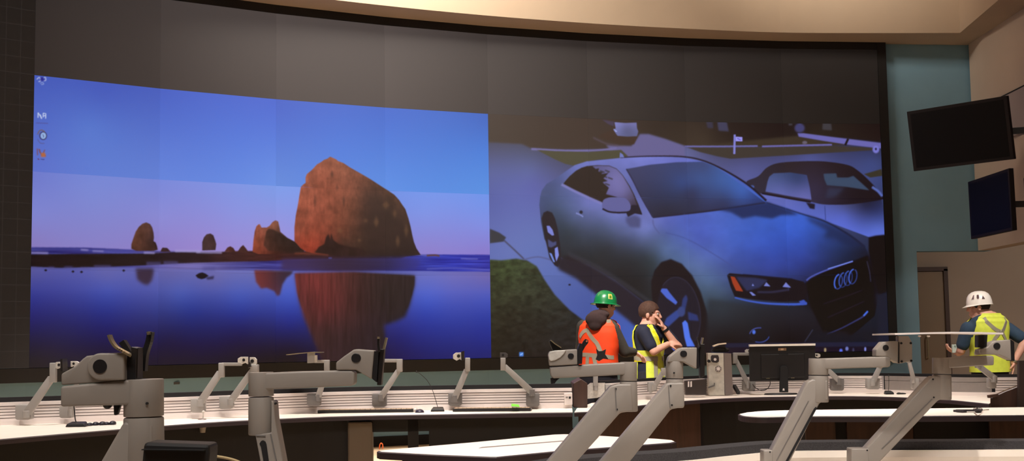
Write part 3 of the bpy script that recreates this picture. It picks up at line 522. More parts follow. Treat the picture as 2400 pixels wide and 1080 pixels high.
def tile(ci, row):
    (x0, y0), (x1, y1) = COLS[ci], COLS[ci + 1]; z0 = ZB + row * TH; g = .0008
    lit = ci >= 1 and row < 3
    nu, nv = (RU, RV) if lit else (8, 4)
    ex, ey = (x1 - x0) / TW, (y1 - y0) / TW
    U, V = np.meshgrid(np.linspace(g, TW - g, nu + 1), np.linspace(g, TH - g, nv + 1))
    co = np.stack([x0 + ex * U, y0 + ey * U, z0 + V], -1).reshape(-1, 3)
    idx = np.arange((nu + 1) * (nv + 1)).reshape(nv + 1, nu + 1)
    q = np.stack([idx[:-1, :-1], idx[:-1, 1:], idx[1:, 1:], idx[1:, :-1]], -1).reshape(-1, 4)
    nb = len(co); back = [[x0 + ex * u - ey * .08 * 1, y0 + ey * u + ex * .08, z0 + v] for u, v in ((g, g), (TW - g, g), (TW - g, TH - g), (g, TH - g))]
    co = np.vstack([co, back]); c = [idx[0, 0], idx[0, -1], idx[-1, -1], idx[-1, 0]]
    faces = [tuple(f) for f in q] + [(nb + 3, nb + 2, nb + 1, nb)]
    rim = [list(idx[0, :]), list(idx[:, -1]), list(idx[-1, ::-1]), list(idx[::-1, 0])]
    for k, e_ in enumerate(rim): faces.append(tuple(e_[::-1]) + (nb + k, nb + (k + 1) % 4))
    me = bpy.data.meshes.new('screen_tile'); me.from_pydata(co.tolist(), [], faces)
    if lit:
        uu = (ci - 1) * RU + np.linspace(0, RU, nu + 1).clip(.5, RU - .5) - .5; vv = row * RV + np.linspace(0, RV, nv + 1).clip(.5, RV - .5) - .5
        a0, a1 = uu.astype(int), np.minimum(uu.astype(int) + 1, ci * RU - 1); b0, b1 = vv.astype(int), np.minimum(vv.astype(int) + 1, (row + 1) * RV - 1)
        tx, ty = (uu - a0)[None, :, None], (vv - b0)[:, None, None]
        s = PIC[b0][:, a0] * (1 - tx) * (1 - ty) + PIC[b0][:, a1] * tx * (1 - ty) + PIC[b1][:, a0] * (1 - tx) * ty + PIC[b1][:, a1] * tx * ty
        gain = 1 + .05 * math.sin(ci * 2.3 + row * 1.7)
        col = np.zeros((len(co), 4), np.float32); col[:nb, :3] = (s * gain).reshape(-1, 3); col[:, 3] = 1
        at_ = me.color_attributes.new('picture', 'FLOAT_COLOR', 'POINT'); at_.data.foreach_set('color', col.ravel())
    elif row == 3:                                      # room light on the unlit cubes painted as a glow, weaker toward the right
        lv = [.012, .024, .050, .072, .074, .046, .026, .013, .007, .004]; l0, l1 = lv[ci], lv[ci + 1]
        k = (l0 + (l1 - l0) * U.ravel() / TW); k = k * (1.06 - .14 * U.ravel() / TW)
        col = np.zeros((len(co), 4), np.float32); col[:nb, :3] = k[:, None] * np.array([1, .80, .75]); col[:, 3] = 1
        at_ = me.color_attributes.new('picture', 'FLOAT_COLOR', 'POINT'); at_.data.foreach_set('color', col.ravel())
    uvl = me.uv_layers.new(name='UVMap'); vi = np.zeros(len(me.loops), int); me.loops.foreach_get('vertex_index', vi)
    un = np.vstack([np.stack([U.ravel() / TW, V.ravel() / TH], 1), [[0, 0], [1, 0], [1, 1], [0, 1]]]); uvl.data.foreach_set('uv', un[vi].astype(np.float32).ravel())
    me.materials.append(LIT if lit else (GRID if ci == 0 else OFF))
    o = bpy.data.objects.new('screen_tile', me); C.objects.link(o); o.parent = vw; o.matrix_parent_inverse = world_of(vw).inverted()
    if ci == 0: o['label'] = 'unlit display cube with faint grid lines' if row < 3 else 'unlit display cube'
    elif row == 3: o['label'] = 'unlit display cube'
    else: o['label'] = 'lit display cube with part of the ' + ('beach picture' if ci <= 4 else 'car picture')
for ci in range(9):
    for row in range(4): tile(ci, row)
wpath = [Vector((x, y, 0)) for x, y in COLS]
bm = bmesh.new()
add_ribbon(bm, wpath, [(.0, ZB - .15), (.0, ZB - .004), (.10, ZB - .004), (.10, ZB - .15)])
add_ribbon(bm, wpath, [(.0, ZB + 4 * TH + .002), (.0, ZB + 4 * TH + .118), (.10, ZB + 4 * TH + .118), (.10, ZB + 4 * TH + .002)])
e1 = Vector((WXY[8][0], WXY[8][1], 0)); ang8 = A0 - 7 * DA; ed = Vector((math.cos(ang8), math.sin(ang8), 0)); en = Vector((-ed.y, ed.x, 0))
add_prism(bm, [e1 + ed * .004, e1 + ed * .125, e1 + ed * .125 + en * .1, e1 + ed * .004 + en * .1], (0, 0, ZB + 4 * TH + .118)); 
for v in bm.verts:
    if v.co.z < .01: v.co.z = ZB - .15
e0 = Vector((COLS[0][0], COLS[0][1], 0))
recalc(bm); mesh_obj('frame', bm, FRAMEM, vw)

# ================================================================== THE ROOM
CEIL, SOF = 6.6, EYE + 3.992
RX = 6.33; CY = 17.16                                  # right wall, far right corner
wb = [p + Vector((0, 0, 0)) for p in offset_path(wpath, .10)]
bm = bmesh.new()
dirL = (wb[0] - wb[1]).normalized(); far_left = wb[0] + dirL * 3.0
corner = Vector((RX, wb[-1].y + ed.y / ed.x * (RX - wb[-1].x), 0))
open_x = 5.475; on = Vector((open_x, wb[-1].y + ed.y / ed.x * (open_x - wb[-1].x), 0))
HEAD = EYE + 1.144
add_ribbon(bm, [far_left] + wb + [on], [(0, 0), (0, CEIL), (.2, CEIL), (.2, 0)])
add_ribbon(bm, [on, corner + ed * .2], [(0, HEAD), (0, CEIL), (.2, CEIL), (.2, HEAD)])
recalc(bm); struct(mesh_obj('wall_back', bm, TEAL), 'teal wall under and beside the video wall')
bm = bmesh.new(); add_box(bm, (RX + .1, (corner.y - 6) / 2 - .02, (HEAD + CEIL) / 2), (.2, corner.y + 5.95, CEIL - HEAD)); add_box(bm, (RX + .1, 1.0, HEAD / 2), (.2, 14, HEAD)); struct(mesh_obj('wall_right', bm, BEIGE), 'beige right wall')
bm = bmesh.new(); lx = far_left.x; add_box(bm, (lx - .1, (far_left.y - 6) / 2 + .4, CEIL / 2), (.2, far_left.y + 7, CEIL)); struct(mesh_obj('wall_left', bm, BEIGE))
bm = bmesh.new(); add_box(bm, ((lx + RX) / 2, -6.1, CEIL / 2), (RX - lx + .4, .2, CEIL)); struct(mesh_obj('wall_front', bm, BEIGE))
bm = bmesh.new(); add_box(bm, (.5, 7, -.06), (22, 28, .12)); struct(mesh_obj('floor', bm, FLOORM))
bm = bmesh.new(); add_box(bm, ((lx + RX) / 2, 6.5, CEIL + .06), (RX - lx + 1, 27, .12)); struct(mesh_obj('ceiling', bm, BEIGEW))
# dropped soffit following the video wall, turning along the right wall
bm = bmesh.new()
fas = offset_path([far_left] + wpath, -.5); fas = fas[:-1]
fe = Vector((5.976, 16.618, 0)); fr = Vector((5.53, 10.0, 0)); fr2 = Vector((4.9, -5.9, 0))
fas = smooth_path([p for p in fas if p.x < 1.5] + [Vector((2.267, 16.16, 0)), Vector((3.569, 16.45, 0)), Vector((4.971, 16.567, 0)), fe], 6)
def resample(path, n):
    d = [0.0]
    for p, q in zip(path, path[1:]): d.append(d[-1] + (q - p).length)
    out = []
    for k in range(n):
        t = d[-1] * k / (n - 1); i = max(j for j in range(len(d) - 1) if d[j] <= t + 1e-9)
        out.append(path[i].lerp(path[i + 1], (t - d[i]) / max(1e-9, d[i + 1] - d[i])))
    return out
inner = resample(fas, 60) + [fr, fr2]; outer = resample([far_left] + wb + [corner], 60) + [Vector((RX, 10, 0)), Vector((RX, -5.9, 0))]
rows = [[bm.verts.new((p.x, p.y, z)) for p, z in ((a_, SOF), (b_, SOF), (b_, CEIL), (a_, CEIL))] for a_, b_ in zip(inner, outer)]
for r0, r1 in zip(rows, rows[1:]):
    for k in range(4): bm.faces.new((r0[k], r1[k], r1[(k + 1) % 4], r0[(k + 1) % 4]))
bm.faces.new(rows[0]); bm.faces.new(rows[-1][::-1]); recalc(bm)
struct(mesh_obj('ceiling_soffit', bm, BEIGEW), 'beige dropped soffit curving above the video wall')
bm = bmesh.new(); add_ribbon(bm, [far_left] + wb + [on], [(-.002, .0), (-.018, .0), (-.018, .12), (-.002, .12)]); recalc(bm); struct(mesh_obj('baseboard_back', bm, SOFTBLACK))
# passage behind the open corner
bm = bmesh.new(); py_ = corner.y + 1.5
add_box(bm, (7.4, py_ + .1, 1.5), (4.6, .2, 3.0)); add_box(bm, (open_x - .1, corner.y + .9, 1.5), (.18, 1.3, 3.0)); add_box(bm, (9.6, 13, 1.5), (.2, 9, 3.0))
struct(mesh_obj('wall_passage', bm, BEIGE), 'beige passage wall beyond the open corner')
bm = bmesh.new(); add_box(bm, (8.0, 13.3, 3.06), (3.2, 10, .1)); add_box(bm, (7.4, corner.y + .86, 3.06), (4.4, 1.3, .1)); struct(mesh_obj('ceiling_passage', bm, BEIGE))
DOORM = mat('door_paint', (150, 128, 104), .6)
bm = bmesh.new(); a, b = at(2152, 700, py_ - .03).x, at(2212, 700, py_ - .03).x
add_box(bm, ((a + b) / 2, py_ - .03, 1.08), (b - a, .05, 2.16)); d1 = struct(mesh_obj('door_1', bm, DOORM), 'plain brown door in the passage')
bm = bmesh.new(); hx = at(2175, 815, py_ - .1); add_tube(bm, [hx + Vector((0, .05, .16)), hx + Vector((0, 0, .15)), hx + Vector((0, 0, -.15)), hx + Vector((0, .05, -.16))], .012); mesh_obj('door_handle', bm, STEEL, d1, True)
bm = bmesh.new(); add_box(bm, (b + .03, py_ - .04, 1.1), (.06, .08, 2.2)); add_box(bm, ((a + b) / 2 , py_ - .04, 2.2), (b - a + .12, .08, .06)); mesh_obj('door_frame', bm, mat('door_frame_paint', (86, 66, 58), .6), d1)
# panels fixed to the right wall
def wall_panel(name, y0, y1, z0, z1, m, lab, t=.05):
    bm = bmesh.new(); add_box(bm, (RX - t / 2 - .002, (y0 + y1) / 2, (z0 + z1) / 2), (t, y1 - y0, z1 - z0)); bevel(bm, .008, 2)
    return tag(mesh_obj(name, bm, m), lab, 'wall panel', 'acoustic panels on the right wall')
wall_panel('wall_panel', 9.0, 16.55, EYE + 2.47, EYE + 3.02, GREYP, 'grey wall panel behind the upper tilted screen')
wall_panel('wall_panel', 9.0, 15.6, EYE + 1.92, EYE + 2.44, BEIGE, 'beige wall panel beside the right edge of the upper tilted screen')
wall_panel('wall_panel', 9.0, 15.6, EYE + 1.2, EYE + 1.66, BEIGE, 'beige wall panel low beside the lower hanging screen')
bm = bmesh.new(); add_box(bm, (RX - .012, 12.8, EYE + 3.035), (.02, 7.5, .03)); struct(mesh_obj('trim_1', bm, SOFTBLACK), 'black reveal strip along the right wall')
bm = bmesh.new(); add_box(bm, (RX - .012, 12.3, EYE + 1.79), (.02, 6.6, .25)); struct(mesh_obj('trim_2', bm, SOFTBLACK), 'dark reveal between the wall panels')
# small vent in the teal wall
p = at(411, 897, 14.0)
# ================================================================== CONSOLES AND TABLES
TOPZ = EYE - .515
SLB, SLT = EYE - .485, EYE - .36                        # foot and head of the slotted rails
def ribbon_multi(bm, path, prof, mis):                  # like add_ribbon, one material per profile segment
    rows = []
    for i, p in enumerate(path):
        t = (path[min(i + 1, len(path) - 1)] - path[max(i - 1, 0)]); t.z = 0; t.normalize(); nrm = Vector((-t.y, t.x, 0))
        rows.append([bm.verts.new(Vector((p.x, p.y, 0)) + nrm * o + Vector((0, 0, z))) for o, z in prof])
    n = len(prof)
    for a, b in zip(rows, rows[1:]):
        for i in range(n): bm.faces.new((a[i], b[i], b[(i + 1) % n], a[(i + 1) % n])).material_index = mis[i]
    bm.faces.new(rows[0]); bm.faces.new(rows[-1][::-1])
def slat_profile(zb=SLB, zt=SLT, n=5):
    prof, mi = [], []; p = (zt - .024 - zb) / n
    for k in range(n):
        z = zb + k * p
        prof += [(0, z), (0, z + p - .0055), (.007, z + p - .0055), (.007, z + p)]; mi += [0, 1, 1, 1]
    prof += [(-.003, zt - .024), (-.003, zt), (.03, zt), (.03, zb)]; mi += [0, 0, 0, 0]
    return prof, mi
def slab(name, front, back, ztop, th, parent, n=40):    # worktop between two plan paths: laminate top, rubber edge
    f, b = resample(front, n), resample(back, n); bm = bmesh.new()
    rows = []
    for p, q in zip(f, b):
        d = Vector((q.x - p.x, q.y - p.y, 0)).normalized() * .012
        pts = [(p.x, p.y, ztop - th), (p.x, p.y, ztop - .006), (p.x + d.x, p.y + d.y, ztop), (q.x, q.y, ztop), (q.x, q.y, ztop - th)]
        rows.append([bm.verts.new(v) for v in pts])
    ms = [1, 1, 0, 1, 1]
    for r0, r1 in zip(rows, rows[1:]):
        for k in range(5): bm.faces.new((r0[k], r1[k], r1[(k + 1) % 5], r0[(k + 1) % 5])).material_index = ms[k]
    bm.faces.new(rows[0]).material_index = 1; bm.faces.new(rows[-1][::-1]).material_index = 1
    recalc(bm); return mesh_obj(name, bm, [DESK, EDGE], parent)
def flat_board(name, pts, th, parent, rnd=0):           # free-form board from plan points on its top face
    P = smooth_path(pts + [pts[0]], rnd)[:-1] if rnd else [Vector(p) for p in pts]
    bm = bmesh.new(); t = [bm.verts.new(p) for p in P]; c = sum(P, Vector()) / len(P)
    o = [bm.verts.new(p + (p - c).normalized() * .01 - Vector((0, 0, .005))) for p in P]; u = [bm.verts.new(v.co - Vector((0, 0, th))) for v in o]
    bm.faces.new(t); bm.faces.new(u[::-1]).material_index = 1; n = len(P)
    for i in range(n):
        k = (i + 1) % n
        bm.faces.new((t[i], o[i], o[k], t[k])).material_index = 1; bm.faces.new((o[i], u[i], u[k], o[k])).material_index = 1
    recalc(bm); return mesh_obj(name, bm, [DESK, EDGE], parent)
def between(path, xa, xb):                              # the stretch of a plan path seen between two pixel columns
    return [p for p in path if xa <= 1200 + (p.x / p.y) * FOC <= xb]
def plan(p): return Vector((p.x, p.y, 0))
# ---- far console, left wing
frontL = [plan(atz(x, y, TOPZ)) for x, y in ((-230, 1052), (0, 1029), (275, 1006), (500, 989), (700, 979), (850, 974), (1200, 968), (1342, 966))]
frontL = smooth_path(frontL, 6)
slatLc = [(-200, 8.45), (0, 8.8), (200, 9.02), (400, 9.24), (640, 9.64), (850, 9.90), (1200, 9.95), (1341, 9.94)]
slatL = smooth_path([plan(at(x, 960, Y)) for x, Y in slatLc], 6)
backL = offset_path(slatL, .10)
cl = thing('console_desk', 'long white curved console desk in front of the beach picture with slotted rail', 'desk', (plan(frontL[20])))
slab('worktop', frontL, backL, TOPZ, .032, cl)
bm = bmesh.new(); pr, mi = slat_profile(); ribbon_multi(bm, slatL, pr, mi); recalc(bm); tag(mesh_obj('slotted_rail', bm, [SLAT, SLATG], cl), 'white slotted rail')
bm = bmesh.new(); add_ribbon(bm, slatL, [(.03, SLB - .03), (.03, SLT + .032), (.085, SLT + .032), (.085, SLB - .03)]); recalc(bm); tag(mesh_obj('privacy_panel', bm, DARKP, cl), 'dark panel behind the rail')
bm = bmesh.new(); sf = [p for p in slatL]; add_ribbon(bm, slatL, [(-.004, TOPZ), (-.004, SLB), (.03, SLB), (.03, TOPZ)]); recalc(bm); mesh_obj('rail_foot', bm, SLAT, cl)
base = offset_path(frontL, .16)
def base_panel(path, m, parent, z1=TOPZ - .034, t=.03, lab=None, name='base_panel'):
    bm = bmesh.new(); add_ribbon(bm, path, [(0, .0), (0, z1), (t, z1), (t, .0)]); recalc(bm); o = mesh_obj(name, bm, m, parent)
    if lab: o['label'] = lab
    return o
bfine = resample(base, 200)
base_panel(between(bfine, -300, 812), DARKP, cl)
base_panel(between(bfine, 1000, 1350), DARKP, cl)
bm = bmesh.new(); add_ribbon(bm, between(bfine, 860, 1006), [(0, EYE - .645), (0, TOPZ - .034), (.03, TOPZ - .034), (.03, EYE - .645)]); recalc(bm); mesh_obj('apron', bm, DARKP, cl)
base_panel(between(bfine, 946, 978), DARKP, cl, name='leg')
PED = mat('pedestal_taupe', (104, 92, 80), .5)
bm = bmesh.new(); q = between(bfine, 806, 872); add_ribbon(bm, q, [(-.05, .0), (-.05, TOPZ - .05), (.4, TOPZ - .05), (.4, .0)]); recalc(bm); bevel(bm, .012, 2); o = mesh_obj('pedestal', bm, PED, cl); o['label'] = 'taupe pedestal under the worktop'
bm = bmesh.new(); p = atz(470, 1003, TOPZ - .04); add_cyl(bm, (p.x, p.y + .06, TOPZ - .033), (p.x, p.y + .06, TOPZ - .075), .024, .018); o = mesh_obj('desk_button', bm, ARM, cl, True)
# ---- far console, right wing
frontR = smooth_path([plan(atz(x, y, TOPZ)) for x, y in ((1346, 966), (1400, 963), (1500, 950), (1606, 939), (1750, 931), (1940, 928), (2060, 929), (2200, 935), (2318, 946))], 6)
slatRc = [(1412, 10.75), (1510, 11.2), (1700, 11.98), (1900, 12.06), (2060, 11.80), (2250, 11.05), (2420, 10.8)]
slatR = smooth_path([plan(at(x, 900, Y)) for x, Y in slatRc], 8); backR = offset_path(slatR, .10)
cr = thing('console_desk', 'white curved console desk in front of the car picture carrying the black monitor', 'desk', plan(frontR[20]))
slab('worktop', frontR, [plan(at(1352, 950, 9.9))] + between(backR, 0, 2352), TOPZ, .032, cr)
sfine = resample(slatR, 160)
pr, mi = slat_profile()
for a, b, flat in ((1400, 2062, 0), (2062, 2312, 1), (2312, 2440, 0)):
    bm = bmesh.new(); q = between(sfine, a, b)
    if flat:
        add_ribbon(bm, q, [(0, SLB), (0, SLT - .042), (.006, SLT - .042), (.006, SLT - .038), (0, SLT - .038), (0, SLT), (.03, SLT), (.03, SLB)])
    else: ribbon_multi(bm, q, pr, mi)
    recalc(bm); o = mesh_obj('rail_panel' if flat else 'slotted_rail', bm, PANELG if flat else [SLAT, SLATG], cr); o['label'] = 'plain grey rail panel' if flat else 'white slotted rail'
bm = bmesh.new(); add_ribbon(bm, slatR, [(.03, SLB - .03), (.03, SLT + .025), (.085, SLT + .025), (.085, SLB - .03)]); recalc(bm); o = mesh_obj('privacy_panel', bm, DARKP, cr); o['label'] = 'dark panel behind the rail'
bm = bmesh.new(); add_ribbon(bm, slatR, [(-.004, TOPZ), (-.004, SLB), (.03, SLB), (.03, TOPZ)]); recalc(bm); mesh_obj('rail_foot', bm, SLAT, cr)
baseR = resample(offset_path(frontR, .10), 200)
base_panel(between(baseR, 1354, 1632), WOOD, cr, lab='brown wood cabinet front'); base_panel(between(resample(offset_path(frontR, .2), 200), 1632, 2330), DARKP, cr, lab='dark base panel')
bm = bmesh.new(); Y = 9.95; pts = [at(1344, 955, Y), at(1344, 898, Y), at(1362, 888, Y), at(1377, 898, Y), at(1377, 955, Y)]; add_prism(bm, pts, (0, .5, 0)); recalc(bm); bevel(bm, .004, 1); o = mesh_obj('end_panel', bm, WOOD, cr); o['label'] = 'brown wood end panel between the two desks'
# ---- brown cabinet at the right end
cb = thing('cabinet', 'dark brown wood cabinet with sloping top at the right edge behind the white table', 'cabinet', plan(at(2370, 960, 9.6)))
bm = bmesh.new(); Y = 9.35; pts = [at(2321, 932, Y), at(2354, 917, Y), at(2390, 903, Y), at(2470, 898, Y), at(2470, 1210, Y), at(2321, 1210, Y)]; 
for p in pts[-2:]: p.z = 0
add_prism(bm, pts, (.092, .24, 0)); recalc(bm); bevel(bm, .006, 1); mesh_obj('body', bm, WOOD, cb)
bm = bmesh.new(); Y = 9.3; add_prism(bm, [at(2389, 958, Y), at(2389, 845, Y), at(2480, 842, Y), at(2480, 958, Y)], (0, .04, 0)); recalc(bm); mesh_obj('end_panel', bm, mat('dark_brown_panel', (52, 40, 36), .6), cb)
bm = bmesh.new(); Y = 9.33; add_bar(bm, at(2316, 929, Y), at(2338, 926, Y), .04, .02); mesh_obj('trim_strip', bm, WOOD, cb)
# ---- white table in the second row, right
tf = [(1733, 970), (1742, 974), (1765, 976.5), (1800, 977), (1900, 975), (2100, 974.5), (2430, 972)]; tb = [(2430, 953.5), (2000, 959), (1850, 961), (1790, 963), (1752, 966)]
st = thing('table', 'long white table with rounded left end in front of the car console', 'table', plan(atz(1900, 975, TOPZ)))
flat_board('tabletop', smooth_path([atz(x, y, TOPZ) for x, y in tf], 4) + smooth_path([atz(x, y, TOPZ) for x, y in tb], 4), .034, st)
def upright(x0, x1, Y, t, m, nm, lab=None, zt=TOPZ - .04):
    bm = bmesh.new(); a, b = at(x0, 990, Y), at(x1, 990, Y); add_box(bm, ((a.x + b.x) / 2, Y + t / 2, zt / 2), (b.x - a.x, t, zt)); bevel(bm, .004, 1); o = mesh_obj(nm, bm, m, st)
    if lab: o['label'] = lab
upright(1888, 1958, 8.75, .03, WOOD, 'base_panel', 'brown wood panel'); upright(1985, 2140, 8.8, .03, WOOD, 'base_panel', 'brown wood panel'); upright(2320, 2420, 8.7, .03, WOOD, 'base_panel', 'brown wood panel'); upright(1958, 1985, 8.83, .03, DARKP, 'leg'); upright(2140, 2320, 8.83, .03, DARKP, 'base_panel', 'dark panel')
# ---- small white table in the middle
mt = thing('table', 'small white table standing skewed in the middle with a cable slot', 'table', plan(atz(1220, 1045, TOPZ)))
mid = [(888, 1056), (895, 1058.5), (1020, 1065), (1150, 1070), (1165, 1070), (1300, 1057), (1480, 1043.5), (1570, 1037), (1581, 1034.5), (1574, 1031), (1540, 1028), (1470, 1024.5), (1340, 1017.5), (1322, 1017.2), (1300, 1018), (1100, 1037), (905, 1054)]
flat_board('tabletop', [atz(x, y, TOPZ) for x, y in mid], .03, mt)
bm = bmesh.new(); a, b, c, d = [atz(x, y, TOPZ + .0012) for x, y in ((1122, 1049.5), (1345, 1031.5), (1351, 1029.5), (1130, 1047))]; add_prism(bm, [a, b, c, d], (0, 0, -.004)); recalc(bm); mesh_obj('cable_slot', bm, mat('slot_grey', (120, 104, 100), .6), mt)
P4 = [plan(atz(x, y, TOPZ)) for x, y in ((892, 1057), (1155, 1069), (1575, 1035), (1320, 1019))]; cen = sum(P4, Vector()) / 4
bm = bmesh.new(); add_prism(bm, [(p.lerp(cen, .28) + Vector((0, 0, 0))) for p in P4], (0, 0, TOPZ - .06)); recalc(bm); bevel(bm, .01, 1); mesh_obj('pedestal', bm, DARKP, mt)
bm = bmesh.new(); add_prism(bm, [(p.lerp(cen, .14) + Vector((0, 0, TOPZ - .08))) for p in P4], (0, 0, .044)); recalc(bm); mesh_obj('apron', bm, EDGE, mt)
# ---- near console the camera looks over
nk = [Vector((-1.25, 1.75, 0)), Vector((-.74, 2.12, 0)), Vector((-.47, 2.7, 0)), Vector((-.12, 3.14, 0)), Vector((.09, 3.50, 0)), Vector((.235, 3.70, 0)), plan(atz(1605, 1080, SLT)), plan(atz(1700, 1070, SLT)), plan(atz(1785, 1061.5, SLT)), plan(atz(1840, 1057.5, SLT)), plan(atz(1950, 1056, SLT)), plan(atz(2100, 1055, SLT)), plan(atz(2400, 1053.5, SLT)), plan(atz(2700, 1052, SLT))]
nks = smooth_path(nk, 6)
cn = thing('console_desk', 'near curved console along the bottom edge with dark cap over a pale rail', 'desk', plan(nk[7]))
NRAIL = mat('near_rail', (240, 228, 214), .5)
bm = bmesh.new(); ribbon_multi(bm, nks, [(-.006, SLT - .048), (-.012, SLT - .02), (-.006, SLT), (.02, SLT), (.02, TOPZ), (0, TOPZ), (0, SLT - .05)], [0] * 7); recalc(bm); o = mesh_obj('slotted_rail', bm, NRAIL, cn); o['label'] = 'pale rail'
bm = bmesh.new(); add_ribbon(bm, nks, [(.012, SLT + .0), (.012, SLT + .026), (.105, SLT + .027), (.105, SLT - .2)]); recalc(bm); o = mesh_obj('cap', bm, mat('foam_cap', (58, 56, 58), .95, noise=.3, scale=260, bump=.2), cn); o['label'] = 'dark textured cap'
slab('worktop', offset_path(nks, -.62), offset_path(nks, .1), TOPZ, .032, cn, 60)
base_panel(offset_path(nks, -.1), DARKP, cn)
# ================================================================== MONITOR ARMS
def outline(bm, pts, Y, t, mi=0, dy=0.0):               # measured outline given real thickness t along Y, centred on distance Y
    fs = add_prism(bm, [at(x, y, Y) + Vector((0, dy - t / 2, 0)) for x, y in pts], (0, t, 0), mi); return fs
def disc(bm, px, py, Y, rpx, y0, y1, mi=0, sx=1.0):
    c = at(px, py, Y); r = rpx * Y / FOC
    add_cyl(bm, c + Vector((0, y1, 0)), c + Vector((0, y0, 0)), r, n=28, mi=mi)
def near_arm(label, Y, post, link, head, circ, lower, base, slot=None, seams=(), bolts=(), plate=None, prongs=(), slab_=None, extra=None):
    xc, y0, ys, y1, r0, r1 = post
    root = thing('monitor_mount', label, 'monitor arm', at(base[0], base[1], Y + .02), 'grey arms without monitors on the near console')
    k = Y / FOC
    bm = bmesh.new(); c0, c1 = at(xc, y0, Y), at(xc, ys - .8, Y); add_cyl(bm, c1, c0, r0 * k, n=36); bevel(bm, .0015, 2); recalc(bm); mesh_obj('post_cap', bm, ARM, root, True)
    bm = bmesh.new(); add_cyl(bm, at(xc + (r1 - r0) * .2, y1, Y), at(xc, ys + .8, Y), r1 * k, r0 * k, n=36); bevel(bm, .003, 2); recalc(bm); mesh_obj('post', bm, ARM, root, True)
    if link:
        bm = bmesh.new(); outline(bm, link, Y, r0 * 1.72 * k); recalc(bm); bevel(bm, .004, 3); mesh_obj('link', bm, ARM, root, True)
    bm = bmesh.new(); outline(bm, lower, Y, .052); recalc(bm); bevel(bm, .005, 3); lw = mesh_obj('lower_arm', bm, ARM, root, True)
    if slot:
        bm = bmesh.new(); outline(bm, slot, Y, .056); recalc(bm); mesh_obj('slot', bm, SOFTBLACK, lw)
    for (a, b) in seams:
        bm = bmesh.new(); p, q = at(*a, Y), at(*b, Y); add_bar(bm, p + Vector((0, -.0265, 0)), q + Vector((0, -.0265, 0)), .002, .003, (0, -1, 0)); mesh_obj('seam', bm, ARMD, lw)
    if head:
        bm = bmesh.new(); outline(bm, head, Y, .046); recalc(bm); bevel(bm, .003, 3); hd = mesh_obj('head', bm, ARM, root, True)
        if circ:
            bm = bmesh.new(); disc(bm, circ[0], circ[1], Y, circ[2], -.0255, .0255); bevel(bm, .001, 1); mesh_obj('pivot', bm, BLACK, hd, True)
    for b in bolts:
        bm = bmesh.new(); disc(bm, b[0], b[1], Y, b[2], -.0275 if len(b) < 4 else b[3], 0); mesh_obj('bolt', bm, SOFTBLACK, root, True)
    if slab_:
        bm = bmesh.new(); outline(bm, slab_, Y, .04); recalc(bm); mesh_obj('plate_mount', bm, BLACK, root)
    if plate:
        bm = bmesh.new(); outline(bm, plate, Y, .03); recalc(bm); bevel(bm, .001, 1); mp = mesh_obj('mounting_plate', bm, PLATE, root)
        for pr in prongs:
            bm = bmesh.new(); pts = [at(x, y, Y) + Vector((0, d, 0)) for x, y, d in pr[0]]; pts = smooth_path(pts, 4)
            for i in range(len(pts) - 1): add_bar(bm, pts[i], pts[i + 1], pr[1] * k, .016, (0, 1, 0))
            mesh_obj('prong', bm, pr[2], mp)
    if base:
        bm = bmesh.new(); bx, by, bw, bh = base; outline(bm, [(bx - bw / 2, by + bh), (bx - bw / 2, by), (bx + bw / 2, by), (bx + bw / 2, by + bh)], Y, .06); recalc(bm); bevel(bm, .004, 3); mesh_obj('base_bracket', bm, ARM, root, True)
    if extra: extra(root, Y, k)
    return root
# ---- the large arm, bottom left
def ex1(root, Y, k):
    hd = [o for o in bpy.data.objects if o.parent == root and o.name.startswith('head')][0]
    bm = bmesh.new(); arc = [(250 + 31 * math.cos(t), 858 + 31 * math.sin(t)) for t in np.linspace(math.pi * .5, math.pi * 1.5, 14)]
    outline(bm, arc + [(304, 827), (306, 889)], Y, .016, dy=-.024); recalc(bm); bevel(bm, .003, 3); o = mesh_obj('hub', bm, ARM, hd, True)
    bm = bmesh.new(); disc(bm, 250, 857.5, Y, 16, -.0335, .0); mesh_obj('pivot', bm, BLACK, o, True)
    bm = bmesh.new(); add_ell(bm, at(252, 949, Y), (.007, .007, .006)); mesh_obj('knob', bm, BLACK, root, True)
    bm = bmesh.new(); outline(bm, [(268, 945), (285, 945), (277, 972), (269, 973)], Y, .012); recalc(bm); bevel(bm, .002, 2); mesh_obj('lever', bm, BLACK, root, True)
near_arm('large grey monitor arm at the bottom left with a black round pivot', 2.0, (337, 888, 976, 1078, 45.5, 47),
         [(155, 904), (230, 897), (300, 889.5), (337, 888), (345, 946), (290, 947.5), (155, 951)],
         [(155, 875), (188, 857), (205, 840), (214, 833.5), (236, 831), (247, 827.5), (304.5, 826), (307, 891), (155, 901.5)], None,
         [(301, 986), (368, 990), (370, 1085), (330, 1200), (190, 1352), (110, 1352), (247, 1080)], (150, 1340, 110, 60),
         bolts=((357, 943, 3, -.0305),), slab_=[(307, 832), (327, 830), (326, 888), (307, 888)],
         plate=[(314, 812), (330, 815), (328, 886), (312, 884)],
         prongs=(([(271, 785, -.03), (277, 800, -.03), (287, 813, -.03), (300, 821, -.03), (318, 832, -.025)], 5, STEEL), ([(341, 777, .03), (337, 800, .03), (328, 830, .03), (324, 870, .03)], 12, BLACK), ([(340, 777, .02), (341.5, 781, .02), (342, 784, .02)], 5, STEEL), ([(283, 800, .01), (300, 826, .01), (316, 850, .01)], 13, BLACK)), extra=ex1)  # thin pale bars paint the lit edges of the dark prongs
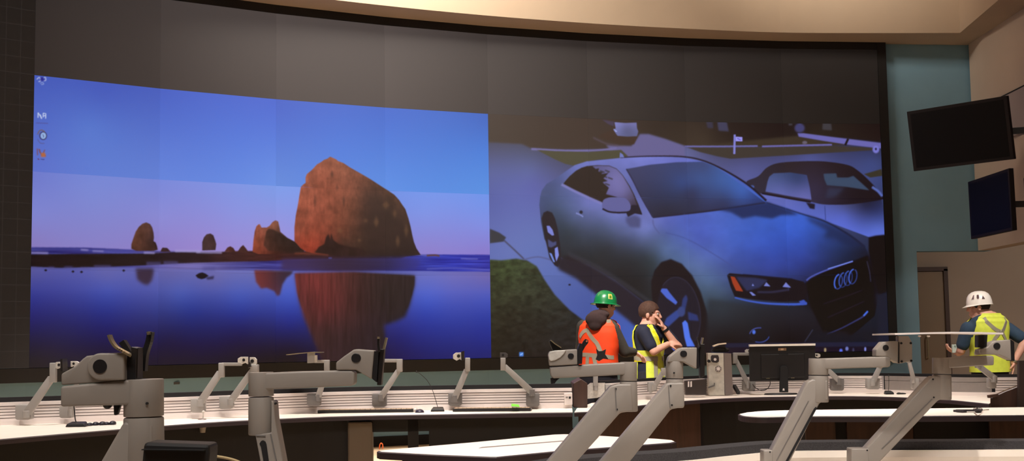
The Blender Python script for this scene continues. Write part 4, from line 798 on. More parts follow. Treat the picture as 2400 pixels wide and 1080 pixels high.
# ---- second arm
near_arm('grey monitor arm with link pointing right in front of the big rock reflection', 2.6, (612, 872, 929, 1019, 29, 29.5),
         [(612, 874), (700, 870), (790, 868), (828, 868), (834, 873), (834, 898), (828, 903), (700, 909), (612, 912)],
         [(791, 849), (810, 834), (832, 819), (838, 818), (880, 821), (874, 888), (838, 866), (791, 866)], (838, 838.6, 11),
         [(604, 1016), (641, 1012), (641, 936), (647, 941), (650, 980), (668, 1075), (686, 1175), (634, 1175)], (660, 1166, 70, 30),
         slot=[(614.5, 1037), (618, 1031), (622.5, 1029), (628, 1032), (630.5, 1038), (646, 1150), (636, 1150), (618, 1044)], seams=(((640, 1014), (655, 1084)), ((606, 1018), (628, 1019))),
         bolts=((647, 945, 2.5, -.02),), slab_=[(880, 823), (890, 822), (885, 895), (875, 887)],
         plate=[(890.5, 818), (902, 818), (895, 902), (885.5, 902)],
         prongs=(([(891, 789, -.02), (889.6, 804, -.02), (892, 825, -.02)], 5, PLATE), ([(904, 791, .02), (901, 803, .02), (897, 820, .02)], 4.5, STEEL), ([(891, 789, -.03), (890.7, 794, -.03)], 4, STEEL)))
# ---- third arm
def ex3(root, Y, k):
    hd = [o for o in bpy.data.objects if o.parent == root and o.name.startswith('head')][0]
    bm = bmesh.new(); outline(bm, [(1284.5, 831), (1288, 824), (1300, 821), (1326, 820), (1321, 829), (1312, 838), (1300, 844), (1290, 846), (1286, 842)], Y, .054); recalc(bm); bevel(bm, .002, 2); o = mesh_obj('scoop_cover', bm, SILV, hd); o['label'] = 'pale silver cover'
    bm = bmesh.new(); outline(bm, [(1353, 818), (1358, 804), (1365, 806), (1363, 852), (1353, 853)], Y, .05); recalc(bm); mesh_obj('plate_mount', bm, BLACK, root)
    bm = bmesh.new(); P = [(1360, 812), (1366, 800), (1371, 794), (1378, 797), (1378, 803), (1371, 812), (1364, 824)]; outline(bm, P, Y, .012, dy=-.01); outline(bm, [(1374, 797), (1377, 798), (1375, 802), (1372, 800)], Y, .014, 1, dy=-.01); recalc(bm); o = mesh_obj('mounting_plate', bm, [BLACK, mat('plate_hole', (200, 120, 90), .6)], root)
    bm = bmesh.new(); outline(bm, [(1287, 800), (1291, 797), (1316, 814), (1314, 818), (1296, 822), (1292, 812)], Y, .03, dy=.02); recalc(bm); o = mesh_obj('prong', bm, BLACK, o)
    bm = bmesh.new(); p = [at(1290.5, 797, Y), at(1300, 805, Y), at(1315, 814.5, Y)]; [add_bar(bm, p[i], p[i + 1], 2.2 * k, .03, (0, 1, 0)) for i in (0, 1)]; mesh_obj('prong_edge', bm, STEEL, root)
    bm = bmesh.new(); outline(bm, [(1290, 886), (1296, 884), (1312, 885), (1304, 892), (1300, 898), (1291, 899)], Y, .02); recalc(bm); mesh_obj('cable_clip', bm, BLACK, root)
near_arm('grey monitor arm in front of the person in the orange vest', 3.36, (1473, 848, 893, 964, 20, 21.5),
         [(1288, 860), (1380, 853), (1470, 848.5), (1486, 848), (1488, 876), (1459, 878), (1380, 882), (1296, 886), (1290, 880)],
         [(1284, 830), (1288, 823), (1331, 819), (1352, 818), (1353, 853.5), (1287, 857)], (1337, 834, 7),
         [(1430, 904), (1447, 899), (1478, 899), (1482, 962), (1452, 966), (1350, 1080), (1312, 1122), (1246, 1122), (1282, 1080)], (1275, 1112, 60, 30),
         seams=(((1440, 908), (1443, 960)),), bolts=((1441, 910, 2.4), (1444, 958, 2.4)), extra=ex3)
# ---- fourth arm
near_arm('grey monitor arm beside the crossed arms of the person in the yellow vest', 3.58, (1581, 846, 887, 955, 20, 21.5), None,
         [(1566, 836), (1591, 816), (1600, 814.5), (1631, 814), (1630, 864), (1599, 847), (1562, 848)], (1599.5, 828.7, 8),
         [(1560, 898), (1568, 896), (1600, 896), (1602, 952), (1570, 958), (1474, 1080), (1442, 1118), (1374, 1118), (1406, 1080)], (1405, 1108, 60, 30),
         seams=(((1564, 902), (1568, 954)),), bolts=((1569, 903, 2.2), (1572, 948, 2.2), (1577, 873, 1.8, -.031)), slab_=[(1630, 816), (1636, 816), (1636, 862), (1630, 864)],
         plate=[(1637, 806), (1650, 806), (1650, 880), (1640, 886)], prongs=(([(1633, 790, -.02), (1635, 800, -.02), (1639, 812, -.02)], 4, PLATE), ([(1646.7, 791, .0), (1645, 800, .0), (1643, 810, .0)], 4, STEEL), ([(1649, 793, .02), (1648, 812, .02)], 3, PLATE)))
# ---- fifth arm, with the flat tray
def ex5(root, Y, k):
    bm = bmesh.new(); outline(bm, [(2102, 787), (2126, 787), (2135, 803), (2135, 846), (2103, 852)], Y, .03); recalc(bm); bevel(bm, .003, 2); br = mesh_obj('bracket', bm, ARM, root, True)
    for x, y in ((2108.6, 804), (2131, 803.8), (2109.6, 846.6), (2132, 845)):
        bm = bmesh.new(); disc(bm, x, y, Y, 2.6, -.0175, 0); mesh_obj('bolt', bm, SOFTBLACK, br, True)
    bm = bmesh.new(); P = [at(2070, 783.5, Y), at(2130, 781.5, Y), at(2198, 780, Y), at(2260, 780.5, Y), at(2316, 782, Y)]
    for i in range(4): add_bar(bm, P[i], P[i + 1], .24, .005, (0, 0, 1))
    o = mesh_obj('tray', bm, SLAT, root); o['label'] = 'thin flat white tray'
    for x in (2155, 2176):
        bm = bmesh.new(); add_ell(bm, at(x, 787.5, Y), (.005, .005, .003)); mesh_obj('clip', bm, SLAT, o, True)
near_arm('grey monitor arm carrying a thin flat tray left of the person in the white helmet', 3.9, (1918, 840, 879, 942, 22.5, 23.5),
         [(1918, 840), (2000, 837.5), (2074, 835), (2082, 838), (2082, 857), (2076, 860), (2000, 862), (1918, 865)],
         [(2048.5, 819), (2064, 801), (2100.5, 799), (2099.5, 851), (2074, 835.5), (2048.5, 834.5)], (2070.7, 814.6, 7),
         [(1888, 894), (1900, 888), (1935, 890), (1937, 936), (1917, 943), (1847, 1080), (1838, 1100), (1786, 1100), (1806, 1052)], (1796, 1053, 22, 60),
         slot=[(1903, 956), (1907, 952), (1910, 955), (1842, 1080), (1836, 1080)], seams=(((1890, 938), (1815, 1078)),), bolts=((1800, 1057, 1.8, -.031),),
         slab_=[(2098.5, 801), (2103.5, 801), (2103.5, 851), (2099, 850)], extra=ex5)
# ---- sixth arm
def ex6(root, Y, k):
    bm = bmesh.new(); outline(bm, [(2288, 785), (2311, 784), (2309, 812), (2300, 815), (2288, 814)], Y, .03); recalc(bm); bevel(bm, .002, 2); mesh_obj('cover', bm, BLACK, root)
near_arm('grey monitor arm crossing in front of the person in the white helmet', 3.95, (2207, 838.5, 876.5, 936, 21.5, 22),
         [(2207, 839), (2260, 835), (2318, 832.5), (2323.6, 836), (2323, 855), (2260, 859), (2207, 863)],
         [(2290, 819), (2309, 813), (2318, 802), (2330, 798), (2362, 796), (2364, 844), (2336, 831), (2291, 831)], (2329.6, 810.7, 8),
         [(2174, 886), (2182, 881), (2222, 884), (2224, 930), (2193, 937), (2160, 972), (2057, 1080), (2044, 1096), (1998, 1096), (2026, 1048)], (2010, 1049, 41, 60),
         seams=(((2178, 934), (2060, 1050)),), bolts=((2180, 888, 2), (2182, 930, 2), (2026, 1053, 1.8, -.031)), slab_=[(2363, 796), (2370, 800), (2371, 845), (2364, 845)],
         plate=[(2369, 798), (2373, 802), (2374, 846), (2371, 846)], extra=ex6)
# ---- the smaller arms on the far consoles
def depth_on(path, px):
    q = resample(path, 300); return min(q, key=lambda p: abs(1200 + p.x / p.y * FOC - px)).y
def far_arm(label, path, base, strut, post=None, link=None, head=None, plate=None, sw=15, head_m=None, dark=0, extra=None):
    bx0, by0, bx1, by1 = base; Y = min(depth_on(path, x) for x in (bx0 - 1, bx1 + 1)) - .0375 - (.011 if path is slatL else .065)
    root = thing('monitor_mount', label, 'monitor arm', at((bx0 + bx1) / 2, by1, Y), 'small grey arms on the far consoles'); k = Y / FOC
    bm = bmesh.new(); outline(bm, [(bx0, by1 - 3), (bx0, by0), (bx1, by0), (bx1, by1 - 3), (bx1 - 4, by1), (bx0 + 4, by1)], Y, .075); recalc(bm); bevel(bm, .006, 2); mesh_obj('base_bracket', bm, ARMD if dark else FARM, root, True)
    (x0, y0), (x1, y1) = strut; Yf = Y - .05
    bm = bmesh.new(); add_cyl(bm, at(x0, min(by1 - 4, y0 + 10), Yf), at(x0, y0 - 6, Yf), sw * .5 * k, n=20); bevel(bm, .002, 1); recalc(bm); mesh_obj('base_pivot', bm, ARMD if dark else FARM, root, True)
    bm = bmesh.new(); add_bar(bm, at(x0, y0, Yf), at(x1, y1, Yf), .035, sw * k, w2=.03, h2=sw * .85 * k); bevel(bm, .004, 2); recalc(bm); mesh_obj('lower_arm', bm, FARM, root, True)
    if post:
        bm = bmesh.new(); outline(bm, [(post[0], post[3]), (post[0], post[1]), (post[2], post[1]), (post[2], post[3])], Yf, (post[2] - post[0]) * k); recalc(bm); bevel(bm, .005, 3); mesh_obj('post', bm, FARM, root, True)
    if link:
        bm = bmesh.new(); outline(bm, [(link[0], link[3]), (link[0], link[1]), (link[2], link[1]), (link[2], link[3])], Yf, .03); recalc(bm); bevel(bm, .003, 2); mesh_obj('link', bm, FARM, root, True)
    if head:
        hx0, hy0, hx1, hy1, flip = head; w, h = hx1 - hx0, hy1 - hy0; f = (lambda t: hx0 + w * t) if not flip else (lambda t: hx1 - w * t)
        bm = bmesh.new(); outline(bm, [(f(0), hy0 + h * .75), (f(0), hy0 + h * .25), (f(.3), hy0), (f(1), hy0), (f(1), hy1), (f(.75), hy0 + h * .8), (f(.4), hy1)], Yf, .03); recalc(bm); bevel(bm, .002, 2); hd = mesh_obj('head', bm, head_m or SILV, root)
        bm = bmesh.new(); disc(bm, f(.62), hy0 + h * .42, Yf, max(1.6, h * .2), -.0165, .0165); mesh_obj('pivot', bm, BLACK, hd, True)
    if plate:
        bm = bmesh.new(); outline(bm, plate, Yf, .1); recalc(bm); mesh_obj('mounting_plate', bm, PLATE, root)
    if extra: extra(root, Yf, k)
    return root
far_arm('small grey monitor arm furthest left on the far console', slatL, (40, 948, 76, 983), ((64, 968), (121, 885)), (118, 850, 132, 896), None, (128, 848, 147, 864, 0), [(147, 842), (152, 840), (153, 870), (148, 869)], 19)
far_arm('small monitor arm half hidden behind the large arm at the bottom left', slatL, (143, 951, 173, 979), ((166, 965), (180, 905)), (174, 858, 184, 905), None, (167, 846, 186, 860, 1), None, 14)
far_arm('small grey monitor arm with link reaching right toward its silver head', slatL, (449, 934, 481, 966), ((470, 942), (516, 872)), (513, 850, 526, 884), (520, 849.5, 567, 857), (558, 836, 581, 853, 0), None, 17)
far_arm('small grey monitor arm with silver head rising behind a tall near post', slatL, (516, 928, 547, 958), ((541, 940), (592, 868)), (588, 854, 606, 872), None, (586, 837, 602, 858, 1), [(580, 852), (588, 848), (592, 858), (584, 862)], 16)
def exf4(root, Y, k):
    bm = bmesh.new(); outline(bm, [(721, 826), (738, 824), (738, 850), (721, 851)], Y, .04); recalc(bm); bevel(bm, .003, 2); hd = mesh_obj('head', bm, FARM, root, True)
    bm = bmesh.new(); P = [at(674, 831, Y), at(700, 828, Y), at(730, 825.5, Y), at(757, 825.5, Y)]
    for i in range(3): add_bar(bm, P[i], P[i + 1], .12, .006, (0, 0, 1))
    mesh_obj('mounting_plate', bm, STEEL, root)
    bm = bmesh.new(); outline(bm, [(737, 832), (744, 832), (744, 848), (737, 849)], Y, .03); mesh_obj('knuckle', bm, SILV, root)
far_arm('small grey monitor arm with a level plate seen edge on', slatL, (721, 922, 752, 951), ((746, 930), (764, 870)), (760, 843, 772.5, 870), (738, 843, 772, 850.5), None, None, 13, dark=1, extra=exf4)
far_arm('small grey monitor arm linking left behind an upright dark plate', slatL, (873, 922, 906, 953), ((893, 930), (934, 868)), (930, 841, 943.5, 871), (897, 841, 943, 849), None, None, 14, dark=1)
far_arm('small grey monitor arm left of the gooseneck cable', slatL, (1051, 921, 1083, 950), ((1066, 932), (1094, 866)), (1090, 838, 1102, 870), None, (1062, 826, 1083, 845, 0), [(1081, 824), (1088, 822), (1088, 843), (1082, 845)], 15, dark=1)
far_arm('small grey monitor arm leaning left above the green note', slatL, (1233, 921, 1264, 952), ((1246, 918), (1182, 858)), (1173, 838, 1185, 868), None, (1172, 826, 1190, 840, 1), None, 15, mat('worn_dark_head', (70, 66, 66), .5), dark=1)
def exf8(root, Y, k):
    bm = bmesh.new(); P = [(1397, 817), (1404, 823), (1412, 822), (1420, 818), (1418, 830), (1426, 842), (1414, 840), (1404, 846), (1396, 842), (1400, 832)]; outline(bm, P, Y, .03); recalc(bm); mesh_obj('mounting_plate', bm, BLACK, root)
    bm = bmesh.new(); outline(bm, [(1376, 903), (1384, 897), (1418, 897), (1416, 925), (1400, 932), (1377, 934)], Y + .03, .02); recalc(bm); mesh_obj('back_plate', bm, SILV, root)
far_arm('small grey monitor arm beside the brown end panel below the orange vest', slatR, (1418, 900, 1432, 922), ((1396, 905), (1396, 850)), (1390, 866, 1401, 905), None, None, None, 11, extra=exf8)
far_arm('small grey monitor arm below the elbow of the person in the yellow vest', slatR, (1518, 895, 1530, 920), ((1534, 905), (1556, 868)), (1549, 862, 1560, 880), None, None, None, 12)
far_arm('small grey monitor arm behind the left side of the black monitor', slatR, (1740, 892, 1769, 916), ((1753, 900), (1724, 842)), (1718, 826, 1728, 852), (1720, 826, 1756, 833), (1746, 818, 1760, 828, 0), None, 11)
far_arm('small grey monitor arm under the link of the arm with the flat tray', slatR, (1946, 887, 1976, 915), ((1966, 892), (1936, 862)), (1930, 845, 1940, 870), None, (1908, 828, 1922, 838, 1), None, 12, dark=1)
far_arm('small grey monitor arm leaning right beside the plain grey rail panel', slatR, (2030, 886, 2060, 912), ((2046, 894), (2064, 856)), (2058, 838, 2068, 862), None, None, None, 12)
far_arm('small grey monitor arm hanging below the flat tray bracket', slatR, (2136, 886, 2151, 912), ((2141, 888), (2130, 846)), (2126, 826, 2135, 850), None, None, None, 9)
far_arm('small grey monitor arm in front of the yellow vest on the right', slatR, (2315, 885, 2332, 910), ((2330, 886), (2292, 856)), (2286, 836, 2298, 862), None, None, None, 14)
# ================================================================== PEOPLE
def remesh(bm, vox=.008, it=3):
    me = bpy.data.meshes.new('tmp'); recalc(bm); bm.to_mesh(me); bm.free(); o = bpy.data.objects.new('tmp', me); C.objects.link(o)
    r = o.modifiers.new('r', 'REMESH'); r.mode = 'VOXEL'; r.voxel_size = vox; r.use_smooth_shade = True
    if it: s = o.modifiers.new('s', 'SMOOTH'); s.iterations = it; s.factor = .5
    dg = bpy.context.evaluated_depsgraph_get(); dg.update(); m2 = bpy.data.meshes.new_from_object(o.evaluated_get(dg))
    bpy.data.objects.remove(o); bpy.data.meshes.remove(me); return m2
def from_mesh(name, me, m, parent, label=None):
    me.materials.clear(); me.materials.append(m)
    for p in me.polygons: p.use_smooth = True
    o = bpy.data.objects.new(name, me); C.objects.link(o); o.parent = parent; o.matrix_parent_inverse = world_of(parent).inverted()
    if label: o['label'] = label
    return o
def capsule(bm, p, q, r, r2=None):
    r2 = r if r2 is None else r2; add_cyl(bm, p, q, r, r2, 14); add_ell(bm, p, r, 12, 8); add_ell(bm, q, r2, 12, 8)
def limb(bm, pts, rs, grow=0.0):
    for i in range(len(pts) - 1): capsule(bm, pts[i], pts[i + 1], rs[i] + grow, rs[i + 1] + grow)
class Torso:                                            # a stack of rounded cross-sections, from hips to neck
    def __init__(s, root, A, F, st, sc_=1.0, lean=(0, 0, 0)):
        s.A, s.F, s.o, s.st, s.sc, s.lean = A, F, root, st, sc_, Vector(lean)
    def sec(s, z):
        st = s.st
        for a, b in zip(st, st[1:]):
            if a[0] <= z <= b[0]:
                t = (z - a[0]) / (b[0] - a[0]); t2 = t * t * (3 - 2 * t); return [a[i] + (b[i] - a[i]) * t2 for i in (1, 2, 3)]
        return list(st[0][1:]) if z < st[0][0] else list(st[-1][1:])
    def pt(s, th, z, g=0.0):
        rx, ry, yo = s.sec(z); c, n = math.cos(th), math.sin(th); e = .8
        x = math.copysign(abs(c) ** e, c) * (rx + g); y = math.copysign(abs(n) ** e, n) * (ry + g) + yo
        return s.o + s.A * x * s.sc + s.F * y * s.sc + Vector((0, 0, z * s.sc)) + s.lean * max(0, (z - .9) / .6) ** 1.2
    def loft(s, bm, z0, z1, g=0.0, n=28, m=18):
        rows = [[bm.verts.new(s.pt(2 * math.pi * i / n, z0 + (z1 - z0) * j / (m - 1), g)) for i in range(n)] for j in range(m)]
        for a, b in zip(rows, rows[1:]):
            for i in range(n): bm.faces.new((a[i], a[(i + 1) % n], b[(i + 1) % n], b[i]))
        bm.faces.new(rows[0][::-1]); bm.faces.new(rows[-1])
    def shell(s, keep, z0, z1, g, t=.006, n=176, m=120):  # garment panel: keeps the cells for which keep(theta, z)
        bm = bmesh.new(); V = {}
        def v(i, j):
            k = (i % n, j)
            if k not in V: V[k] = bm.verts.new(s.pt(2 * math.pi * i / n, z0 + (z1 - z0) * j / m, g))
            return V[k]
        for j in range(m):
            for i in range(n):
                if keep((2 * math.pi * (i + .5) / n), z0 + (z1 - z0) * (j + .5) / m): bm.faces.new((v(i, j), v(i + 1, j), v(i + 1, j + 1), v(i, j + 1)))
        recalc(bm)
        for f in bm.faces:                               # outward
            break
        bmesh.ops.solidify(bm, geom=bm.faces[:], thickness=t); return bm
    def strip(s, pts, w, g):                             # ribbon laid on the garment through (theta deg, z)
        bm = bmesh.new(); P = smooth_path([Vector((math.radians(a), z, 0)) for a, z in pts], 8); L_, R2 = [], []; D = []
        for i, p in enumerate(P):
            a, b = P[max(i - 1, 0)], P[min(i + 1, len(P) - 1)]; c = s.pt(p.x, p.y, g); nn = (s.pt(p.x, p.y, g + .02) - c).normalized(); D.append((s.pt(b.x, b.y, g) - s.pt(a.x, a.y, g)).cross(nn).normalized())
        for i, p in enumerate(P):
            a, b = P[max(i - 1, 0)], P[min(i + 1, len(P) - 1)]; pa, pb = s.pt(a.x, a.y, g), s.pt(b.x, b.y, g); c = s.pt(p.x, p.y, g)
            nn = (s.pt(p.x, p.y, g + .02) - c).normalized(); d = sum((D[min(max(i + q, 0), len(D) - 1)] for q in range(-5, 6)), Vector()).normalized() * w / 2
            L_.append((bm.verts.new(c + d), bm.verts.new(c + d - nn * .006))); R2.append((bm.verts.new(c - d), bm.verts.new(c - d - nn * .006)))
        for i in range(len(P) - 1):
            bm.faces.new((L_[i][0], L_[i + 1][0], R2[i + 1][0], R2[i][0])); bm.faces.new((L_[i][1], R2[i][1], R2[i + 1][1], L_[i + 1][1]))
            bm.faces.new((L_[i][0], L_[i][1], L_[i + 1][1], L_[i + 1][0])); bm.faces.new((R2[i][0], R2[i + 1][0], R2[i + 1][1], R2[i][1]))
        recalc(bm); return bm
ST = [(.80, .150, .110, 0), (.90, .172, .122, 0), (1.0, .168, .118, 0), (1.10, .160, .112, .0), (1.22, .175, .120, .005), (1.34, .188, .124, .005), (1.405, .185, .112, 0), (1.45, .150, .092, -.005), (1.485, .098, .074, -.01), (1.515, .064, .064, -.01)]
class Head:
    def __init__(s, c, F, tilt=0.0, k=1.0):
        s.F = Vector(F).normalized(); s.F.z = tilt; s.F.normalize(); s.S = s.F.cross(Vector((0, 0, 1))).normalized(); s.U = s.S.cross(s.F).normalized(); s.c, s.k = c, k
        s.rot = Matrix((s.S, s.F, s.U)).transposed()
    def p(s, x, y, z): return s.c + (s.S * x + s.F * y + s.U * z) * s.k
    def e(s, bm, c, r, seg=18, ring=12): add_ell(bm, s.p(*c), tuple(v * s.k for v in r), seg, ring, s.rot)
    def add(s, bm, neck):
        s.e(bm, (0, -.012, .032), (.074, .094, .088)); s.e(bm, (0, .028, -.03), (.060, .064, .082)); s.e(bm, (0, .048, -.082), (.040, .040, .034)); s.e(bm, (0, .078, .024), (.046, .018, .012))
        capsule(bm, s.p(0, .090, .012), s.p(0, .108, -.026), .010 * s.k, .014 * s.k); s.e(bm, (0, .086, -.062), (.024, .014, .008)); s.e(bm, (0, .088, -.074), (.020, .012, .008))
        for q in (-1, 1): s.e(bm, (q * .076, -.006, -.012), (.010, .020, .032)); s.e(bm, (q * .040, .058, -.022), (.022, .022, .024))
        capsule(bm, s.p(0, -.022, -.06), neck, .056 * s.k, .062 * s.k)
    def eyes(s, parent):
        for q in (-1, 1):
            bm = bmesh.new(); add_ell(bm, s.p(q * .030, .0835, .004), .0095 * s.k, 12, 8); add_ell(bm, s.p(q * .030, .0905, .004), .0045 * s.k, 10, 6, None, 1); mesh_obj('eye', bm, [mat('eye_white', (225, 218, 210), .3), BLACK], parent, True)
    def hair(s, parent, m, low=-.06, front=.075, g=.008, lab=None):
        bm = bmesh.new(); seg, ring = 28, 18; rows = []
        for j in range(ring + 1):
            ph = math.pi * j / ring * .72; row = []
            for i in range(seg):
                th = 2 * math.pi * i / seg; d = Vector((math.sin(ph) * math.cos(th), math.sin(ph) * math.sin(th), math.cos(ph)))
                x, y, z = d.x * (.074 + g), d.y * (.094 + g) - .012, d.z * (.088 + g) + .032
                lim = .055 if y > front * .8 else (.02 if y > .03 else (-.01 if y > -.01 else low))
                z = max(z, lim); k = .0025 * math.sin(9 * th + 5 * ph)
                row.append(bm.verts.new(s.p(x + k, y + k, z)))
            rows.append(row)
        for a, b in zip(rows, rows[1:]):
            for i in range(seg): bm.faces.new((a[i], b[i], b[(i + 1) % seg], a[(i + 1) % seg]))
        bmesh.ops.remove_doubles(bm, verts=bm.verts[:], dist=.0006); recalc(bm); return mesh_obj('hair', bm, m, parent, True)
def hand(bm, w, d, pn, curl=.5, s=1.0, spread=.12, side=1):  # wrist, direction, palm normal (the way the fingers close)
    d = Vector(d).normalized(); pn = Vector(pn); pn = (pn - d * pn.dot(d)).normalized(); sd = d.cross(pn) * side
    rot = Matrix((sd, d, pn)).transposed(); add_ell(bm, w + d * .045 * s, (.040 * s, .052 * s, .016 * s), 14, 10, rot)
    for i, (off, ln) in enumerate(((-.029, .072), (-.010, .082), (.010, .077), (.028, .060))):
        p = w + d * .082 * s + sd * off * s; a = (i - 1.5) * spread * .5; dirv = (d + sd * a).normalized(); r = .0092 * s
        for k, (fr, c) in enumerate(((.45, .35), (.32, .9), (.23, 1.3))):
            ang = curl * c; dv = dirv * math.cos(ang) + pn * math.sin(ang); q = p + dv * ln * fr * s; capsule(bm, p, q, r, r * .92); p = q; r *= .92
    p = w + d * .022 * s - sd * .034 * s; q = p + (d * .6 - sd * .65 + pn * .35).normalized() * .038 * s; t = q + (d * .85 - sd * .2 + pn * .55).normalized() * .032 * s
    capsule(bm, p, q, .013 * s, .0105 * s); capsule(bm, q, t, .0105 * s, .009 * s)
def legs(bm, root, A, F, s, grow=0.0, feet=True, split=.095):
    for q in (-1, 1):
        h = root + A * q * split * s + Vector((0, 0, .90 * s)); k = root + A * q * (split + .02) * s + F * .02 + Vector((0, 0, .49 * s)); a = root + A * q * (split + .03) * s - F * .01 + Vector((0, 0, .085 * s))
        limb(bm, [h, k, a], [.088 * s, .060 * s, .042 * s], grow)
        if feet: capsule(bm, a + Vector((0, 0, -.04)) - F * .03, a + F * .15 * s + Vector((0, 0, -.052)), .036 * s, .030 * s)
ORANGE = mat('vest_orange', (255, 74, 20), .7, noise=.06, scale=25); LIME = mat('vest_lime', (226, 240, 84), .7, noise=.06, scale=25); LIMEB = mat('vest_binding_yellow', (250, 240, 20), .6)
REFL = mat('reflective_tape', (176, 170, 150), .4, metal=.2); NAVY = mat('navy_shirt', (30, 34, 54), .85, noise=.1, scale=30); BLUES = mat('blue_grey_shirt', (44, 66, 88), .85, noise=.1, scale=30); CHAR = mat('charcoal_hoodie', (62, 58, 52), .9, noise=.12, scale=40); HOOD = mat('brown_hood', (58, 42, 42), .95, noise=.15, scale=40); TROU = mat('dark_trousers', (34, 34, 44), .9, noise=.1, scale=30); SHOE = mat('work_boot', (60, 46, 36), .7)
GREENH = mat('helmet_green', (12, 118, 62), .35, coat=.3); WHITEH = mat('helmet_white', (246, 240, 232), .35, coat=.3); HAIRB = mat('brown_hair', (82, 56, 44), .8, noise=.2, scale=60); HAIRD = mat('dark_hair', (40, 30, 28), .8, noise=.2, scale=60)
def person(label, px, Y, A, F, sc_, shirt, Hd, necks, armpts, hands_, lean=(0, 0, 0), sleeve='long'):
    base = at(px, 800, Y); base.z = 0
    root = tag(bpy.data.objects.new('person', None), label, 'person'); C.objects.link(root); root.location = base; root.empty_display_size = .1
    A, F = Vector(A).normalized(), Vector(F).normalized(); T = Torso(base, A, F, ST, sc_, lean)
    neck = T.o + Vector((0, 0, 1.47 * sc_)) + T.lean * .95 - F * .01
    bm = bmesh.new(); T.loft(bm, .80, 1.51); legs(bm, base, A, F, sc_); Hd.add(bm, neck)
    for pts in armpts: limb(bm, pts, [.056, .043, .029] if len(pts) == 3 else [.056, .05, .043, .029])
    for h in hands_: hand(bm, **h)
    body = from_mesh('body', remesh(bm, .0075, 3), SKIN, root); Hd.eyes(body)
    bm = bmesh.new(); T.loft(bm, .86, 1.485, .010)
    for pts in armpts:
        if sleeve == 'long': limb(bm, [pts[0], pts[1], pts[1].lerp(pts[2], .93)], [.068, .058, .044])
        else: limb(bm, [pts[0], pts[0].lerp(pts[1], .72)], [.070, .064])
    add_cyl(bm, neck - Vector((0, 0, .02)), neck.lerp(Hd.p(0, -.022, -.06), .35), .072, .066, 18)
    from_mesh('shirt', remesh(bm, .012, 4), shirt, root)
    bm = bmesh.new(); legs(bm, base, A, F, sc_, .014, False); T.loft(bm, .82, .98, .014); from_mesh('trousers', remesh(bm, .014, 3), TROU, root)
    for q in (-1, 1):
        a = base + A * q * .125 * sc_ - F * .01; bm = bmesh.new(); capsule(bm, a + Vector((0, 0, .05)) - F * .035, a + F * .16 * sc_ + Vector((0, 0, .042)), .048, .042); add_cyl(bm, a + Vector((0, 0, .05)), a + Vector((0, 0, .17)), .055, .058, 16); add_bar(bm, a + Vector((0, 0, .012)) - F * .09, a + Vector((0, 0, .012)) + F * .21, .09, .024); from_mesh('boot', remesh(bm, .01, 2), SHOE, root)
    return root, T, body
def armhole(T, th, z, zb, w0, w1):                      # true inside the arm openings (both sides)
    c = abs(math.cos(th)); return z > zb and c > 1 - (w0 + (w1 - w0) * min(1, (z - zb) / .12))
def helmet(root, Hd, m, full, lab):
    k = Hd.k; bm = bmesh.new(); seg, prof = 36, [(0, .128), (.03, .126), (.06, .117), (.085, .098), (.102, .07), (.111, .035), (.114, .0)]
    rows = []
    for r, z in prof:
        row = []
        for i in range(seg):
            th = 2 * math.pi * i / seg; ridge = .006 * math.exp(-(r * math.cos(th) / .018) ** 2) if r < .105 else 0
            row.append(bm.verts.new(Hd.p(r * math.cos(th) * .93, r * math.sin(th) * 1.08 - .008, z + .022 + ridge)))
        rows.append(row)
    brim = []
    for i in range(seg):
        th = 2 * math.pi * i / seg; f = max(0, math.sin(th)); out = (.034 + .006 * f) if full else (.006 + .034 * f ** 2.2); dz = -.014 if full else -.004 - .016 * f
        brim.append(bm.verts.new(Hd.p((.114 + out) * math.cos(th) * .94, (.114 + out) * math.sin(th) * 1.07 - .008, .022 + dz)))
    rows.append(brim); rows.append([bm.verts.new(v.co - Hd.U * .004) for v in brim])
    for a, b in zip(rows, rows[1:]):
        for i in range(seg): bm.faces.new((a[i], b[i], b[(i + 1) % seg], a[(i + 1) % seg]))
    bmesh.ops.remove_doubles(bm, verts=bm.verts[:], dist=.0004); recalc(bm); o = mesh_obj('hard_hat', bm, m, root, True); o['label'] = lab
    md = o.modifiers.new('thick', 'SOLIDIFY'); md.thickness = .003; md.offset = -1
    return o
def on_helmet(Hd, th, z, g=.0025):                      # point and frame on the dome (angle from the face, height)
    prof = [(.114, 0), (.111, .035), (.102, .07), (.085, .098), (.06, .117), (.03, .126)]
    for (r0, z0), (r1, z1) in zip(prof, prof[1:]):
        if z0 <= z <= z1: r = r0 + (r1 - r0) * (z - z0) / (z1 - z0); break
    f = lambda a, rr, zz: Hd.p(rr * math.cos(a) * .93, rr * math.sin(a) * 1.08 - .008, zz + .022)
    return f(th, r + g, z)
